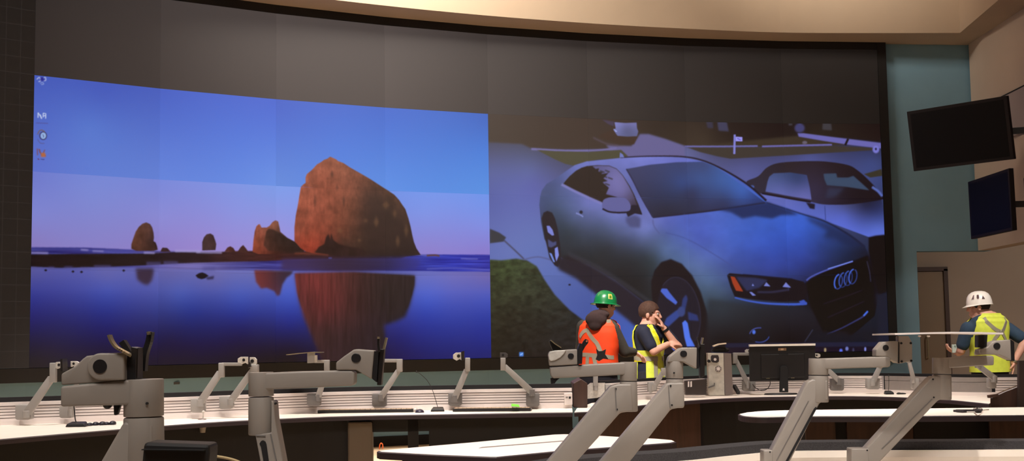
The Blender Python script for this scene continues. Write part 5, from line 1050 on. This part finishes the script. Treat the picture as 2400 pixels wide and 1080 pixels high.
# ---- person in the orange vest, back turned
Ya = 12.3
HdA = Head(at(1420, 716, Ya), (.86, .50, 0), -.10, .95)
AA = Vector((.93, -.37, 0)); FA = Vector((.37, .93, 0))
ja = lambda x, y, d: at(x, y, Ya + d)
aR = [ja(1436, 771, -.05), ja(1464, 824, .02), ja(1486, 825, .18)]; aL = [ja(1367, 765, .08), ja(1362, 820, .16), ja(1385, 840, .36)]
pa, TA, bodyA = person('person in orange safety vest and green hard hat with back turned', 1401, Ya, AA, FA, .965, CHAR, HdA, None, [aR, aL],
    [dict(w=aR[2], d=(.75, .25, -.45), pn=(-.1, -.2, -1), curl=.75, side=1), dict(w=aL[2], d=(.7, .5, 0), pn=(0, 0, -1), curl=.6, side=-1)], lean=(.03, .03, 0))
def keepA(th, z):
    if armhole(TA, th, z, 1.27, .02, .17): return False
    s = math.sin(th)
    if s > 0 and abs(math.cos(th)) < .12 + max(0, z - 1.15) * .9: return False      # open front
    return not (s < 0 and z > 1.37 and abs(math.cos(th)) < (z - 1.37) * 4.2)
bm = TA.shell(keepA, .93, 1.475, .030); vA = mesh_obj('safety_vest', bm, ORANGE, pa, True); vA['label'] = 'orange safety vest'
for pts in ([(222, 1.30), (240, 1.355), (255, 1.375)], [(252, 1.375), (272, 1.25), (285, 1.14)], [(212, 1.125), (240, 1.13), (275, 1.12), (320, 1.10), (335, 1.10)], [(268, 1.13), (272, 1.03), (273, .94)], [(252, 1.13), (253, 1.03), (254, .94)], [(300, 1.452), (318, 1.455)]):
    bm = TA.strip(pts, .038, .0345); mesh_obj('reflective_strip', bm, REFL, vA)
bm = bmesh.new(); c = at(1397, 748, Ya - .12); add_ell(bm, c + Vector((0, .01, .0)), (.105, .06, .075)); add_ell(bm, c + Vector((.035, .06, .045)), (.10, .095, .05)); add_ell(bm, c + Vector((-.01, .0, -.055)), (.065, .045, .055)); o = from_mesh('hood', remesh(bm, .01, 4), HOOD, pa); o['label'] = 'dark brown hood'
hA = helmet(pa, HdA, GREENH, True, 'green full-brim hard hat')
HdA.hair(bodyA, HAIRD)
def patch(Hd, th0, th1, z0, z1, m, name, parent, g=.003, n=6):
    bm = bmesh.new(); G = [[bm.verts.new(on_helmet(Hd, th0 + (th1 - th0) * i / n, z0 + (z1 - z0) * j / n, g)) for i in range(n + 1)] for j in range(n + 1)]
    for j in range(n):
        for i in range(n): bm.faces.new((G[j][i], G[j][i + 1], G[j + 1][i + 1], G[j + 1][i]))
    bmesh.ops.solidify(bm, geom=bm.faces[:], thickness=.0012); recalc(bm); return mesh_obj(name, bm, m, parent)
R_of = lambda dx, dy: math.atan2(HdA.F.dot(Vector((dx, dy, 0))), HdA.S.dot(Vector((dx, dy, 0))))
t0 = R_of(.42, -.9)
o = patch(HdA, t0 - .21, t0 + .21, .038, .092, mat('sticker_pale', (236, 232, 150), .5), 'sticker', hA); o['label'] = 'pale yellow sticker'
patch(HdA, t0 - .10, t0 + .10, .046, .074, mat('sticker_green', (120, 170, 30), .5), 'sticker_mark', o, .0045); patch(HdA, t0 - .07, t0 + .07, .074, .086, mat('sticker_yellow', (230, 200, 40), .5), 'sticker_mark', o, .0045)
# ---- person in the yellow vest, hand to the mouth
Yb = 13.0
HdB = Head(at(1523, 736, Yb), (.95, -.30, 0), -.06, 1.05)
AB = Vector((-.52, -.85, 0)); FB = Vector((.85, -.52, 0))
jb = lambda x, y, d: at(x, y, Yb + d)
bR = [jb(1508, 778, -.16), jb(1532, 823, -.22), jb(1566, 806, -.12)]; bL = [jb(1553, 775, .05), jb(1587, 812, -.06), jb(1556, 769, -.10)]
pb, TB, bodyB = person('person in lime vest over navy shirt holding a hand to the mouth', 1520, Yb, AB, FB, .931, NAVY, HdB, None, [bR, bL],
    [dict(w=bL[2], d=(-.42, -.1, .9), pn=(-.85, .2, -.2), curl=.55, side=-1, s=1.0), dict(w=bR[2], d=(.9, .2, .1), pn=(0, .6, -.7), curl=.7, side=1)], sleeve='short')
def keepB(th, z):
    c, s = math.cos(th), math.sin(th)
    if armhole(TB, th, z, 1.20, .05, .30): return False
    if z < 1.10 and abs(c) > .955 - .0 : return False
    return not (s > 0 and z > 1.24 and abs(c) < (z - 1.24) * 1.9 + .02)
bm = TB.shell(keepB, .88, 1.478, .026); vB = mesh_obj('safety_vest', bm, LIME, pb, True); vB['label'] = 'lime yellow safety vest'
for pts in ([(300, 1.12), (330, 1.12), (0, 1.115), (30, 1.11), (75, 1.11)], [(95, 1.11), (130, 1.11), (150, 1.11)], [(62, 1.12), (60, 1.0), (60, .89)], [(112, 1.12), (114, 1.0), (114, .89)]):
    mesh_obj('reflective_strip', TB.strip(pts, .045, .031), REFL, vB)
for pts in ([(84, 1.26), (66, 1.36), (48, 1.44), (30, 1.475)], [(96, 1.26), (114, 1.36), (132, 1.44), (150, 1.475)], [(-44, 1.20), (-46, 1.30), (-50, 1.40), (-50, 1.47)], [(-50, 1.09), (-10, 1.092), (30, 1.09)]):
    mesh_obj('binding', TB.strip(pts, .022, .030), LIMEB, vB)
HdB.hair(bodyB, HAIRB, -.075, .07, .010)
bm = bmesh.new()
for q in (-1, 1):
    c = [HdB.p(q * .031 + .021 * math.cos(t), .096, .004 + .015 * math.sin(t)) for t in np.linspace(0, 2 * math.pi, 15)]
    add_tube(bm, c, .0014, 6); add_tube(bm, [HdB.p(q * .052, .096, .008), HdB.p(q * .074, .06, .008), HdB.p(q * .08, -.005, .004)], .0014, 6)
add_tube(bm, [HdB.p(-.010, .098, .006), HdB.p(.010, .098, .006)], .0014, 6); mesh_obj('glasses', bm, mat('glasses_frame', (60, 50, 50), .4), pb)
bm = bmesh.new(); ax = (bL[1] - bL[2]).normalized(); add_cyl(bm, bL[2] + ax * .012, bL[2] + ax * .034, .035, .037, 20); mesh_obj('watch', bm, BLACK, pb, True)
# ---- person in the white helmet, right
Yc = 12.5
HdC = Head(at(2294, 719, Yc), (-.93, .36, 0), -.06, 1.0)
AC = Vector((.975, .22, 0)); FC = Vector((-.22, .975, 0))
jc = lambda x, y, d: at(x, y, Yc + d)
cR = [jc(2362, 771, .06), jc(2403, 798, -.02), jc(2376, 850, -.05)]; cL = [jc(2268, 770, -.02), jc(2252, 822, .03), jc(2246, 828, .28)]
pc, TC, bodyC = person('person in lime vest and white hard hat with back turned, hand on hip', 2317, Yc, AC, FC, .957, BLUES, HdC, None, [cR, cL],
    [dict(w=cR[2], d=(-.15, -.1, -.9), pn=(-.9, .3, 0), curl=.5, side=1), dict(w=cL[2], d=(-.5, .2, .25), pn=(.3, .3, .8), curl=.9, side=-1)], sleeve='short')
def keepC(th, z):
    if armhole(TC, th, z, 1.25, .02, .16): return False
    return not (math.sin(th) > 0 and abs(math.cos(th)) < .12 + max(0, z - 1.2) * .9)
bm = TC.shell(keepC, .90, 1.495, .030); vC = mesh_obj('safety_vest', bm, LIME, pc, True); vC['label'] = 'lime yellow safety vest'
for pts in ([(236, 1.45), (258, 1.37), (276, 1.30)], [(312, 1.45), (296, 1.38), (280, 1.29)], [(278, 1.32), (262, 1.20), (258, 1.12)], [(278, 1.32), (300, 1.20), (304, 1.12)], [(190, 1.09), (230, 1.10), (270, 1.10), (320, 1.10), (350, 1.09)]):
    mesh_obj('reflective_strip', TC.strip(pts, .036, .0345), REFL, vC)
HdC.hair(bodyC, HAIRD, -.07)
hC = helmet(pc, HdC, WHITEH, False, 'white hard hat with dark marks')
tC = math.atan2(HdC.F.dot(Vector((-.4, -.92, 0))), HdC.S.dot(Vector((-.4, -.92, 0))))
MK = mat('helmet_marks', (120, 92, 96), .6)
def mark(cx, shp):                                      # shp: outline in (across, up) cells on the helmet side
    bm = bmesh.new(); v = [bm.verts.new(on_helmet(HdC, tC + sg * (cx + x), .050 + y, .004)) for x, y in shp]; bm.faces.new(v); bmesh.ops.solidify(bm, geom=bm.faces[:], thickness=.001); recalc(bm); mesh_obj('mark', bm, MK, hC)
sg = 1 if (on_helmet(HdC, tC + .1, .05) - on_helmet(HdC, tC, .05)).x > 0 else -1
mark(-.42, [(-.13, 0), (-.02, .044), (.07, .046), (.10, .0), (.02, .008), (-.04, .004)]); mark(.0, [(-.10, .042), (-.10, .012), (.0, 0), (.10, .014), (.10, .042), (.0, .046)]); mark(.42, [(-.12, 0), (.02, .034), (.13, .0)])
bm = bmesh.new(); add_cyl(bm, cR[2] + Vector((.0, 0, .004)), cR[2] + Vector((.012, 0, .024)), .036, .037, 18); mesh_obj('wrist_watch', bm, STEEL, pc, True)
# the small white device held by the person on the right
bm = bmesh.new(); c = at(2239, 817, Yc + .235); add_box(bm, c, (.075, .02, .085), .3); bevel(bm, .006, 2); dv = tag(mesh_obj('device', bm, mat('pale_device', (190, 205, 196), .4)), 'small pale device held in the hand of the person in the white hard hat', 'device')
bm = bmesh.new(); disc(bm, 2238, 811, Yc + .222, 2, -.004, .0); mesh_obj('lens', bm, mat('lens_grey', (120, 130, 124), .3), dv)
# ================================================================== SCREENS ON THE RIGHT WALL
def tv(label, c, yaw, tilt, w, h, mount_to):
    c = Vector(c); n = Vector((math.cos(yaw) * math.cos(tilt), math.sin(yaw) * math.cos(tilt), math.sin(tilt))); r = Vector((-math.sin(yaw), math.cos(yaw), 0)); u = n.cross(r)
    if u.z < 0: u = -u; r = -r
    root = thing('television', label, 'television', c, 'hung flat screens on the right wall')
    rect = lambda d, a, b, s: [c + n * d + r * (i * w / 2 * a) + u * (j * h / 2 * b) for i, j in ((-1, -1), (1, -1), (1, 1), (-1, 1))]
    bm = bmesh.new(); add_prism(bm, rect(-.055, 1, 1, 0), n * .055); recalc(bm); bevel(bm, .006, 2); mesh_obj('housing', bm, mat('tv_bezel', (30, 26, 29), .6, spec=.2), root)
    bm = bmesh.new(); add_prism(bm, rect(.0, .93, .90, 0), n * .0015); recalc(bm); mesh_obj('screen', bm, mat('tv_screen', (8, 7, 9), .55, spec=.15), root)
    bm = bmesh.new(); add_prism(bm, rect(-.10, .5, .55, 0), n * .046); recalc(bm); bevel(bm, .01, 2); mesh_obj('back_cover', bm, BLACK, root)
    m = Vector(mount_to); bm = bmesh.new(); b = c - n * .09; kn = Vector((m.x - .12, (b.y + m.y) / 2, b.z)); add_bar(bm, b, kn, .05, .07); add_bar(bm, kn, Vector((m.x - .012, m.y, b.z)), .05, .07); add_box(bm, (m.x - .012, m.y, b.z), (.018, .14, .36)); recalc(bm); mesh_obj('wall_mount', bm, BLACK, root)
tv('black flat screen tilted high in the corner in front of the teal wall', (5.2505, 14.8, EYE + 2.342), math.radians(-138.3), -.14, 1.27, .725, (RX, 14.2, 0))
tv('black flat screen hanging below and behind the high tilted one', (5.50, 14.62, EYE + 1.49), math.radians(181), -.01, 1.22, .69, (RX, 14.4, 0))
# ================================================================== THINGS ON THE DESKS
Z0 = TOPZ
def onz(px, py, dz=0.0): return atz(px, py, Z0 + dz)
# monitor seen from behind
Ym = onz(1835, 924.5).y
mo = thing('monitor', 'black computer monitor seen from behind on its stand', 'monitor', onz(1830, 921))
bm = bmesh.new(); outline(bm, [(1755.5, 811), (1909.5, 808.5), (1911, 891), (1757, 893.5)], Ym, .03); recalc(bm); bevel(bm, .004, 2); mb = mesh_obj('housing', bm, BLACK, mo)
bm = bmesh.new(); outline(bm, [(1755.5, 812), (1755.5, 807), (1909.5, 804.5), (1909.5, 809.5)], Ym, .05, dy=-.004); recalc(bm); o = mesh_obj('top_edge', bm, mat('top_edge_painted_light', (255, 250, 240), .4), mb); o['label'] = 'top edge with light painted on'  # light along the black housing's top painted as a pale strip
bm = bmesh.new(); outline(bm, [(1782, 830), (1884, 828), (1885, 884), (1783, 886)], Ym, .05); recalc(bm); bevel(bm, .006, 2); bc = mesh_obj('back_cover', bm, BLACK, mo)
bm = bmesh.new(); outline(bm, [(1823, 815.5), (1842, 815), (1842, 821), (1823, 821.5)], Ym, .035); recalc(bm); o = mesh_obj('logo_badge', bm, mat('badge_bronze', (160, 130, 105), .4, metal=.3), mb)
bm = bmesh.new(); outline(bm, [(1829, 816.5), (1835.5, 816.3), (1835.5, 820.3), (1829, 820.5)], Ym, .037); recalc(bm); mesh_obj('logo_mark', bm, mat('badge_pale', (215, 190, 160), .4), o)
bm = bmesh.new(); outline(bm, [(1824, 828), (1846, 828), (1846, 832), (1824, 832)], Ym, .052); mesh_obj('vent_slot', bm, SOFTBLACK, bc)
bm = bmesh.new(); outline(bm, [(1828, 862), (1832, 857), (1842, 857), (1846, 862), (1847, 919), (1827, 919)], Ym - .045, .03); recalc(bm); bevel(bm, .004, 2); sd_ = mesh_obj('stand', bm, SOFTBLACK, mo)
bm = bmesh.new(); outline(bm, [(1835, 910), (1838, 910), (1839, 915), (1834, 915)], Ym - .061, .004); mesh_obj('cable_hole', bm, SLAT, sd_)
bm = bmesh.new(); c = onz(1830, 924.5); add_cyl(bm, c + Vector((0, 0, .002)), c + Vector((0, 0, .013)), .155, .145, 40); bmesh.ops.scale(bm, vec=(1, .55, 1), space=Matrix.Translation(-c), verts=bm.verts[:]); recalc(bm); mesh_obj('foot', bm, BLACK, mo)
for x, y in ((1800, 885), (1858, 884)):
    bm = bmesh.new(); outline(bm, [(x - 4, y - 2), (x + 4, y - 2), (x + 4, y + 2), (x - 4, y + 2)], Ym - .017, .004); mesh_obj('port', bm, STEEL, mb)
# silver tower
Yt = onz(1684, 927.4).y; Yt2 = Yt + .03
to = thing('computer_tower', 'narrow silver computer tower with round fan grille standing beside the black monitor', 'computer', onz(1684, 925))
bm = bmesh.new(); outline(bm, [(1657, 827), (1693.5, 827), (1696.5, 925.5), (1660.5, 926.3)], Yt + .05, .10); recalc(bm); bevel(bm, .003, 2); mesh_obj('case', bm, mat('tower_front', (205, 200, 188), .45, noise=.18, scale=18), to)
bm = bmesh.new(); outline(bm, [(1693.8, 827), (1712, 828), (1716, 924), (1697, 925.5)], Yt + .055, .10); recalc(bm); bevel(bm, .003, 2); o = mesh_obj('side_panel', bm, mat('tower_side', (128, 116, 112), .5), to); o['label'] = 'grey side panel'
bm = bmesh.new(); outline(bm, [(1666, 836), (1668, 832), (1683, 832), (1685, 838), (1685, 847), (1680, 850), (1670, 849), (1666, 845)], Yt - .002, .012); recalc(bm); bevel(bm, .002, 2); o = mesh_obj('power_socket', bm, mat('socket_dark', (52, 46, 50), .5), to)
bm = bmesh.new(); disc(bm, 1675.5, 842, Yt, 3.2, -.014, 0); mesh_obj('pin', bm, SLAT, o)
bm = bmesh.new(); disc(bm, 1683.5, 864, Yt, 7.6, -.003, .004, 0); o = mesh_obj('fan_grille', bm, mat('grille_dark', (124, 116, 112), .5), to)
bm = bmesh.new(); disc(bm, 1683.5, 864, Yt, 3.6, -.006, 0)
for k in range(8):
    a = k * math.pi / 4; p = at(1683.5 + 3 * math.cos(a), 864 + 3 * math.sin(a), Yt); q = at(1683.5 + 6.6 * math.cos(a), 864 + 6.6 * math.sin(a), Yt); add_bar(bm, p + Vector((0, -.004, 0)), q + Vector((0, -.004, 0)), .004, .003, (0, 1, 0))
mesh_obj('fan_spoke', bm, SLAT, o)
bm = bmesh.new(); add_bar(bm, at(1660, 908, Yt - .006), at(1674, 903, Yt - .006), .012, .014); add_bar(bm, at(1674, 904, Yt - .006), at(1674.5, 897, Yt - .006), .01, .008, (0, 1, 0)); mesh_obj('plug', bm, ARMD, to)
bm = bmesh.new(); outline(bm, [(1657, 847), (1659, 842), (1664, 843), (1666, 848), (1661, 850)], Yt - .004, .012); mesh_obj('clip', bm, BLACK, to)
# black thing with a paper slip lying on the tower
bx = thing('black_bag', 'black soft bundle lying on top of the silver computer tower', 'bag', at(1688, 826.5, Yt + .09))
bm = bmesh.new(); c = at(1688, 818.5, Yt + .09); add_ell(bm, c, (.075, .05, .0265)); add_ell(bm, c + Vector((-.045, 0, -.008)), (.04, .05, .018)); add_ell(bm, c + Vector((.05, 0, -.006)), (.035, .05, .02)); o = from_mesh('body', remesh(bm, .006, 2), SOFTBLACK, bx)
for v in o.data.vertices:
    zz = at(1688, 826.6, Yt).z
    if v.co.z < zz: v.co.z = zz
pp = bmesh.new(); P = [at(1671, 811, Yt + .06), at(1684, 806.5, Yt + .06), at(1701, 804.5, Yt + .06)]
for i in range(2): add_bar(pp, P[i], P[i + 1], .07, .012, (0, 0, 1))
tag(mesh_obj('paper', pp, mat('paper_cream', (240, 222, 200), .7)), 'folded cream paper slip on the black bundle above the computer tower', 'paper')
# keyboards, mouse, microphones and small things
def keyboard(label, p0, p1, py):
    a, b = onz(p0, py + (2.2 if p0 < 1000 else 0)), onz(p1, py - (.5 if p0 < 1000 else 1.5)); root = thing('keyboard', label, 'keyboard', (a + b) / 2, 'black keyboards on the far desk'); d = (b - a).normalized(); nrm = Vector((-d.y, d.x, 0)); w = .075
    bm = bmesh.new(); q = [a, b, b + nrm * w, a + nrm * w]; vs = [bm.verts.new(v + Vector((0, 0, z))) for z, k in ((.001, 0), (.024, 1)) for i, v in enumerate(q)]
    for f in ((3, 2, 1, 0), (4, 5, 6, 7), (0, 1, 5, 4), (1, 2, 6, 5), (2, 3, 7, 6), (3, 0, 4, 7)): bm.faces.new([vs[i] for i in f])
    recalc(bm); bevel(bm, .003, 2); mesh_obj('body', bm, BLACK, root)
    bm = bmesh.new(); L_ = (b - a).length
    for rr in range(5):
        for k in range(18): c = a + d * (L_ * (k + .8) / 18.6) + nrm * (.010 + rr * .0135) + Vector((0, 0, .026)); add_box(bm, c, (L_ / 22, .0105, .006), math.atan2(d.y, d.x))
    o = mesh_obj('keys', bm, mat('key_tops_painted_light', (206, 178, 150), .5), root); o['kind'] = 'stuff'  # pale tone paints the light on top of the black keys
keyboard('black keyboard left of the gooseneck microphone', 744, 968, 966.5); keyboard('black keyboard below the green note', 1061, 1244, 965)
ms = thing('computer_mouse', 'dark computer mouse at the right end of the left keyboard', 'mouse', onz(982, 967))
bm = bmesh.new(); add_ell(bm, onz(983, 967) + Vector((0, .03, .0)), (.034, .045, .026)); 
for v in bm.verts: v.co.z = max(v.co.z, Z0 + .001)
mesh_obj('shell', bm, mat('mouse_dark', (44, 38, 58), .4), ms, True)
bm = bmesh.new(); add_ell(bm, onz(973, 966.5) + Vector((0, .03, .019)), (.016, .03, .014)); mesh_obj('scroll_wheel', bm, SILV, ms, True)
def mic(label, px, py, stem, w=.055, m=BLACK, r=.0022):
    c = onz(px, py); root = thing('gooseneck_microphone', label, 'microphone', c)
    bm = bmesh.new(); q = [(-w, -.03), (w, -.03), (w * .85, .06), (-w * .85, .06)]; vs = [bm.verts.new(c + Vector((x, y, .001))) for x, y in q] + [bm.verts.new(c + Vector((x * .82, y * .8, .022 + (.012 if y > 0 else 0)))) for x, y in q]
    for f in ((3, 2, 1, 0), (4, 5, 6, 7), (0, 1, 5, 4), (1, 2, 6, 5), (2, 3, 7, 6), (3, 0, 4, 7)): bm.faces.new([vs[i] for i in f])
    recalc(bm); bevel(bm, .006, 2); mesh_obj('base', bm, m, root)
    P = [c + Vector((0, .02, .025))] + [at(x, y, c.y + .02) for x, y in stem]
    bm = bmesh.new(); add_tube(bm, smooth_path(P, 8), r, 8); mesh_obj('gooseneck', bm, m, root, True)
    bm = bmesh.new(); add_ell(bm, P[-1], (.006, .006, .008)); mesh_obj('capsule', bm, m, root, True)
mic('black gooseneck microphone with long curved stem in the middle of the far desk', 1026, 964, ((1019, 930), (1011, 908), (1000, 890), (985, 876), (976, 871)))
mic('black microphone base with straight stem behind the link of the big arm', 180, 1000, ((177, 985), (174, 960), (172, 935)), .07, r=.004)
mic('small black microphone on the desk below the plain grey rail panel', 2084, 924, ((2083, 905), (2083, 880)), .04)
bm = bmesh.new(); c = onz(2114, 924); add_ell(bm, c + Vector((0, .02, .006)), (.045, .02, .008)); add_ell(bm, c + Vector((-.02, .02, .008)), (.02, .02, .010))
for v in bm.verts: v.co.z = max(v.co.z, Z0 + .001)
tag(mesh_obj('cable_coil', bm, BLACK), 'short black cable bundle right of the small black microphone', 'cable')
def lump(name, label, cat, spots, m, base):
    bm = bmesh.new()
    for px, py, rx, ry, rz in spots: add_ell(bm, onz(px, py) + Vector((0, .02, rz * .5)), (rx, ry, rz), 14, 10)
    o = mesh_obj(name, bm, m, None, True)
    for v in o.data.vertices: v.co.z = max(v.co.z, Z0 + .001)
    return tag(o, label, cat)
lump('cable_coil', 'dark coiled cable lying right of the left microphone base', 'cable', [(208, 998, .02, .03, .014), (222, 997, .022, .03, .016), (238, 996.5, .024, .03, .017), (248, 996, .018, .03, .014)], mat('dark_blue_plastic', (30, 28, 40), .5), None)
lump('computer_mouse', 'dark computer mouse near the corner of the left desk', 'mouse', [(262, 995.5, .022, .035, .018)], mat('dark_blue_plastic', (30, 28, 40), .5), None)
mk = thing('table_stand', 'small silver stand on the desk below the third small arm from the left', 'stand', onz(472, 983.5))
bm = bmesh.new(); c = onz(472, 983.5); add_cyl(bm, c + Vector((0, .02, .001)), c + Vector((0, .02, .006)), .03, .026, 20); mesh_obj('foot', bm, mat('stand_dark', (120, 104, 104), .4), mk)
bm = bmesh.new(); add_cyl(bm, c + Vector((0.006, .02, .006)), c + Vector((.008, .02, .05)), .005, .004, 12); add_ell(bm, c + Vector((.009, .02, .055)), .010); mesh_obj('stem', bm, SILV, mk, True)
# green note on the right keyboard, socket box at the end of the rail
bm = bmesh.new(); a = at(1198, 951.5, 9.57); b = at(1218, 953.5, 9.57); add_prism(bm, [a, b, b + Vector((-.008, .09, .012)), a + Vector((.004, .09, .012))], (0, 0, .002)); tag(mesh_obj('sticky_note', bm, mat('note_green', (120, 235, 60), .7)), 'bright green note lying at the foot of the white rail', 'note')
Yo = depth_on(slatL, 1332) - .02
bm = bmesh.new(); outline(bm, [(1322, 921), (1341, 920), (1341.5, 948), (1323, 949)], Yo, .028); recalc(bm); bevel(bm, .004, 2); so = tag(mesh_obj('socket_box', bm, SLAT), 'white socket box at the right end of the left rail', 'socket')
bm = bmesh.new(); outline(bm, [(1333, 929), (1338, 929), (1338, 934), (1333, 934)], Yo - .015, .002); mesh_obj('port', bm, BLACK, so)
bm = bmesh.new(); outline(bm, [(1326, 929), (1331, 929), (1331, 933), (1326, 933)], Yo - .015, .002); mesh_obj('port', bm, PANELG, so)
# cables behind the monitor
bm = bmesh.new(); Yc_ = Ym + .12; add_tube(bm, smooth_path([at(x, y, Yc_) for x, y in ((1804, 888), (1805, 900), (1798, 911), (1785, 915), (1770, 908), (1764, 900))], 8), .0035, 8); add_tube(bm, smooth_path([at(x, y, Yc_) for x, y in ((1764, 916), (1785, 913), (1805, 910), (1826, 909))], 8), .003, 8); tag(mesh_obj('cable', bm, mat('cable_grey', (70, 64, 66), .5), None, True), 'grey cables hanging behind the black monitor', 'cable')
bm = bmesh.new(); p0, p1 = at(1721, 904, Yt + .08), at(1731, 921, Yt - .04); add_bar(bm, p0, p1, .03, .03); bevel(bm, .004, 2); tag(mesh_obj('power_adapter', bm, BLACK), 'black power adapter leaning beside the silver computer tower', 'adapter')
# dark gadget group between the fourth arm and the tower
gd = thing('dock_station', 'dark glossy dock with two pale connectors left of the silver computer tower', 'dock', onz(1630, 926))
Yg = onz(1632, 930).y - .10
bm = bmesh.new(); outline(bm, [(1604, 892), (1650, 888), (1655, 886), (1654, 925), (1605, 925)], Yg + .05, .08); recalc(bm); bevel(bm, .006, 2); mesh_obj('body', bm, mat('dock_dark', (64, 56, 54), .3), gd)
for x in (1614, 1620):
    bm = bmesh.new(); outline(bm, [(x - 2, 894), (x + 1.5, 893), (x + 1.5, 906), (x - 2, 907)], Yg + .005, .014); recalc(bm); bevel(bm, .001, 1); mesh_obj('connector', bm, SLAT, gd)
# cluster of dark tools on the right table
tl = thing('pliers', 'dark pliers and cable ties lying on the white table at the right', 'tool', onz(2275, 962))
bm = bmesh.new(); add_bar(bm, onz(2240, 961.5, .012), onz(2298, 961.5, .014), .05, .012); add_bar(bm, onz(2238, 962.3, .01), onz(2262, 963.5, .01), .03, .014); add_ell(bm, onz(2292, 960, .02), (.03, .04, .018)); mesh_obj('handle', bm, mat('tool_dark', (44, 40, 46), .5), tl)
bm = bmesh.new(); add_bar(bm, onz(2290, 962, .014), onz(2317, 959.5, .01), .022, .008, w2=.006); add_tube(bm, [onz(2283, 957, .03), onz(2290, 956, .05), onz(2299, 957, .035)], .005, 8); mesh_obj('jaw', bm, SILV, tl)
# floor socket cable seen through the gap under the desk
bm = bmesh.new(); p = at(893, 1046, 14.9); p.z = .004; add_tube(bm, smooth_path([p + Vector((-.02, .02, .007)), p + Vector((-.015, 0, .05)), p + Vector((.0, 0, .075)), p + Vector((.018, 0, .06)), p + Vector((.02, 0, .01))], 6), .007, 8); tag(mesh_obj('cable', bm, mat('cable_orange', (240, 110, 50), .6), None, True), 'short orange cable loop on the floor under the far desk', 'cable')
# vent slot in the teal wall
bm = bmesh.new(); Yv = depth_on(wb, 411) - .004; outline(bm, [(402, 895.5), (421, 894.5), (421, 900), (402, 901)], Yv, .012); recalc(bm); tag(mesh_obj('wall_vent', bm, mat('vent_dark', (70, 72, 72), .6)), 'small dark vent slot in the teal wall below the video wall', 'vent')
# black case with a pale cable at the bottom left
kb = thing('equipment_case', 'black flat-topped case in front of the large arm at the bottom left', 'case', at(407, 1100, 1.62))
bm = bmesh.new(); Yk = 1.62; pts = [(331, 1040), (340, 1038), (486, 1043), (486, 1064), (480, 1130), (322, 1130)]; outline(bm, pts, Yk, .05, dy=.035); recalc(bm); bevel(bm, .004, 2); mesh_obj('body', bm, mat('case_black', (36, 34, 34), .6), kb)
bm = bmesh.new(); outline(bm, [(334, 1052), (480, 1054), (480, 1056), (334, 1054)], Yk + .006, .01); mesh_obj('groove', bm, SOFTBLACK, kb)
bm = bmesh.new(); add_tube(bm, smooth_path([at(x, y, 1.72) for x, y in ((484, 1068), (505, 1069), (530, 1073), (552, 1079), (575, 1090), (598, 1110), (625, 1200), (640, 1500), (648, 1690))], 6), .0018, 8); tag(mesh_obj('cable', bm, mat('cable_cream', (205, 180, 130), .5), None, True), 'thin cream cable leaving the black case at the bottom left', 'cable')
bm = bmesh.new(); c = at(407, 1130, Yk + .035); add_box(bm, (c.x, c.y, (c.z + TOPZ) / 2 + .002), (.07, .04, c.z - TOPZ - .004)); mesh_obj('foot', bm, BLACK, kb)
# ================================================================== LIGHT
w = bpy.data.worlds.new('world'); sc.world = w; w.use_nodes = True
w.node_tree.nodes['Background'].inputs[0].default_value = (.9, .8, .72, 1); w.node_tree.nodes['Background'].inputs[1].default_value = .02
WARM = (1, .93, .87)
def area(name, loc, target, size, energy, col=(1, .82, .64), spread=180, sy=None):
    l = bpy.data.lights.new(name, 'AREA'); l.energy = energy; l.color = col; l.size = size; l.spread = math.radians(spread)
    if sy: l.shape = 'RECTANGLE'; l.size_y = sy
    o = bpy.data.objects.new(name, l); C.objects.link(o); o.location = loc
    o.rotation_euler = (Vector(target) - Vector(loc)).to_track_quat('-Z', 'Y').to_euler(); return o
def spot(name, loc, target, energy, ang=60, blend=.6, r=.08, col=(1, .92, .85)):
    l = bpy.data.lights.new(name, 'SPOT'); l.energy = energy; l.color = col; l.spot_size = math.radians(ang); l.spot_blend = blend; l.shadow_soft_size = r
    o = bpy.data.objects.new(name, l); C.objects.link(o); o.location = loc
    o.rotation_euler = (Vector(target) - Vector(loc)).to_track_quat('-Z', 'Y').to_euler(); return o
for x, y in ((-3.2, 8.0), (-1.9, 8.9), (-.6, 9.3), (.8, 9.5), (2.0, 10.6), (3.4, 10.0)):
    spot('downlight', (x, y - .5, CEIL - .05), (x, y, 0), 900, 44)
spot('downlight', (.1, 5.9, CEIL - .05), (.1, 6.4, 0), 2300, 30); spot('downlight', (2.6, 8.0, CEIL - .05), (2.6, 8.5, 0), 900, 40)
for x, y in ((-.9, 2.2), (.6, 3.6), (2.2, 4.4)):
    spot('downlight', (x, y - .8, CEIL - .05), (x, y, 0), 270, 50)
for x, y in ((.75, 12.3), (1.35, 12.9), (4.7, 12.4)):  # added fill spots that brighten the people from the front
    spot('person_fill', (x - .5, y - 4.2, CEIL - .05), (x, y, 1.35), 1700, 17)
for x, y in ((-4.2, 12.2), (-2.6, 13.0), (-1.0, 13.6), (.8, 14.0), (2.6, 14.4)):  # added spots whose floor bounce brightens the low teal wall
    spot('downlight', (x, y, CEIL - .05), (x, y + .3, 0), 3300, 26)
area('room_fill', (-.5, -.5, CEIL - .1), (.2, 5.0, .6), 5.0, 170, WARM, 110, sy=3.0)  # added fill above the camera side, not a fixture
area('soffit_wash', (-2.0, 12.5, 6.38), (-1.5, 15.7, 6.35), 4.0, 310, (1, .92, .82), 130, sy=.3)
area('soffit_wash', (3.7, 14.2, 6.3), (4.4, 16.6, 6.45), 2.4, 20, (1, .9, .78), 75, sy=.3)  # second wash, added to brighten the right end of the soffit
area('passage_light', (8.2, 15.2, 2.9), (8.2, 17.5, 1.0), .6, 36, WARM)
spot('downlight', (1.3, 1.2, CEIL - .05), (1.6, 4.0, .9), 950, 34)  # added spot to brighten the face of the near rail
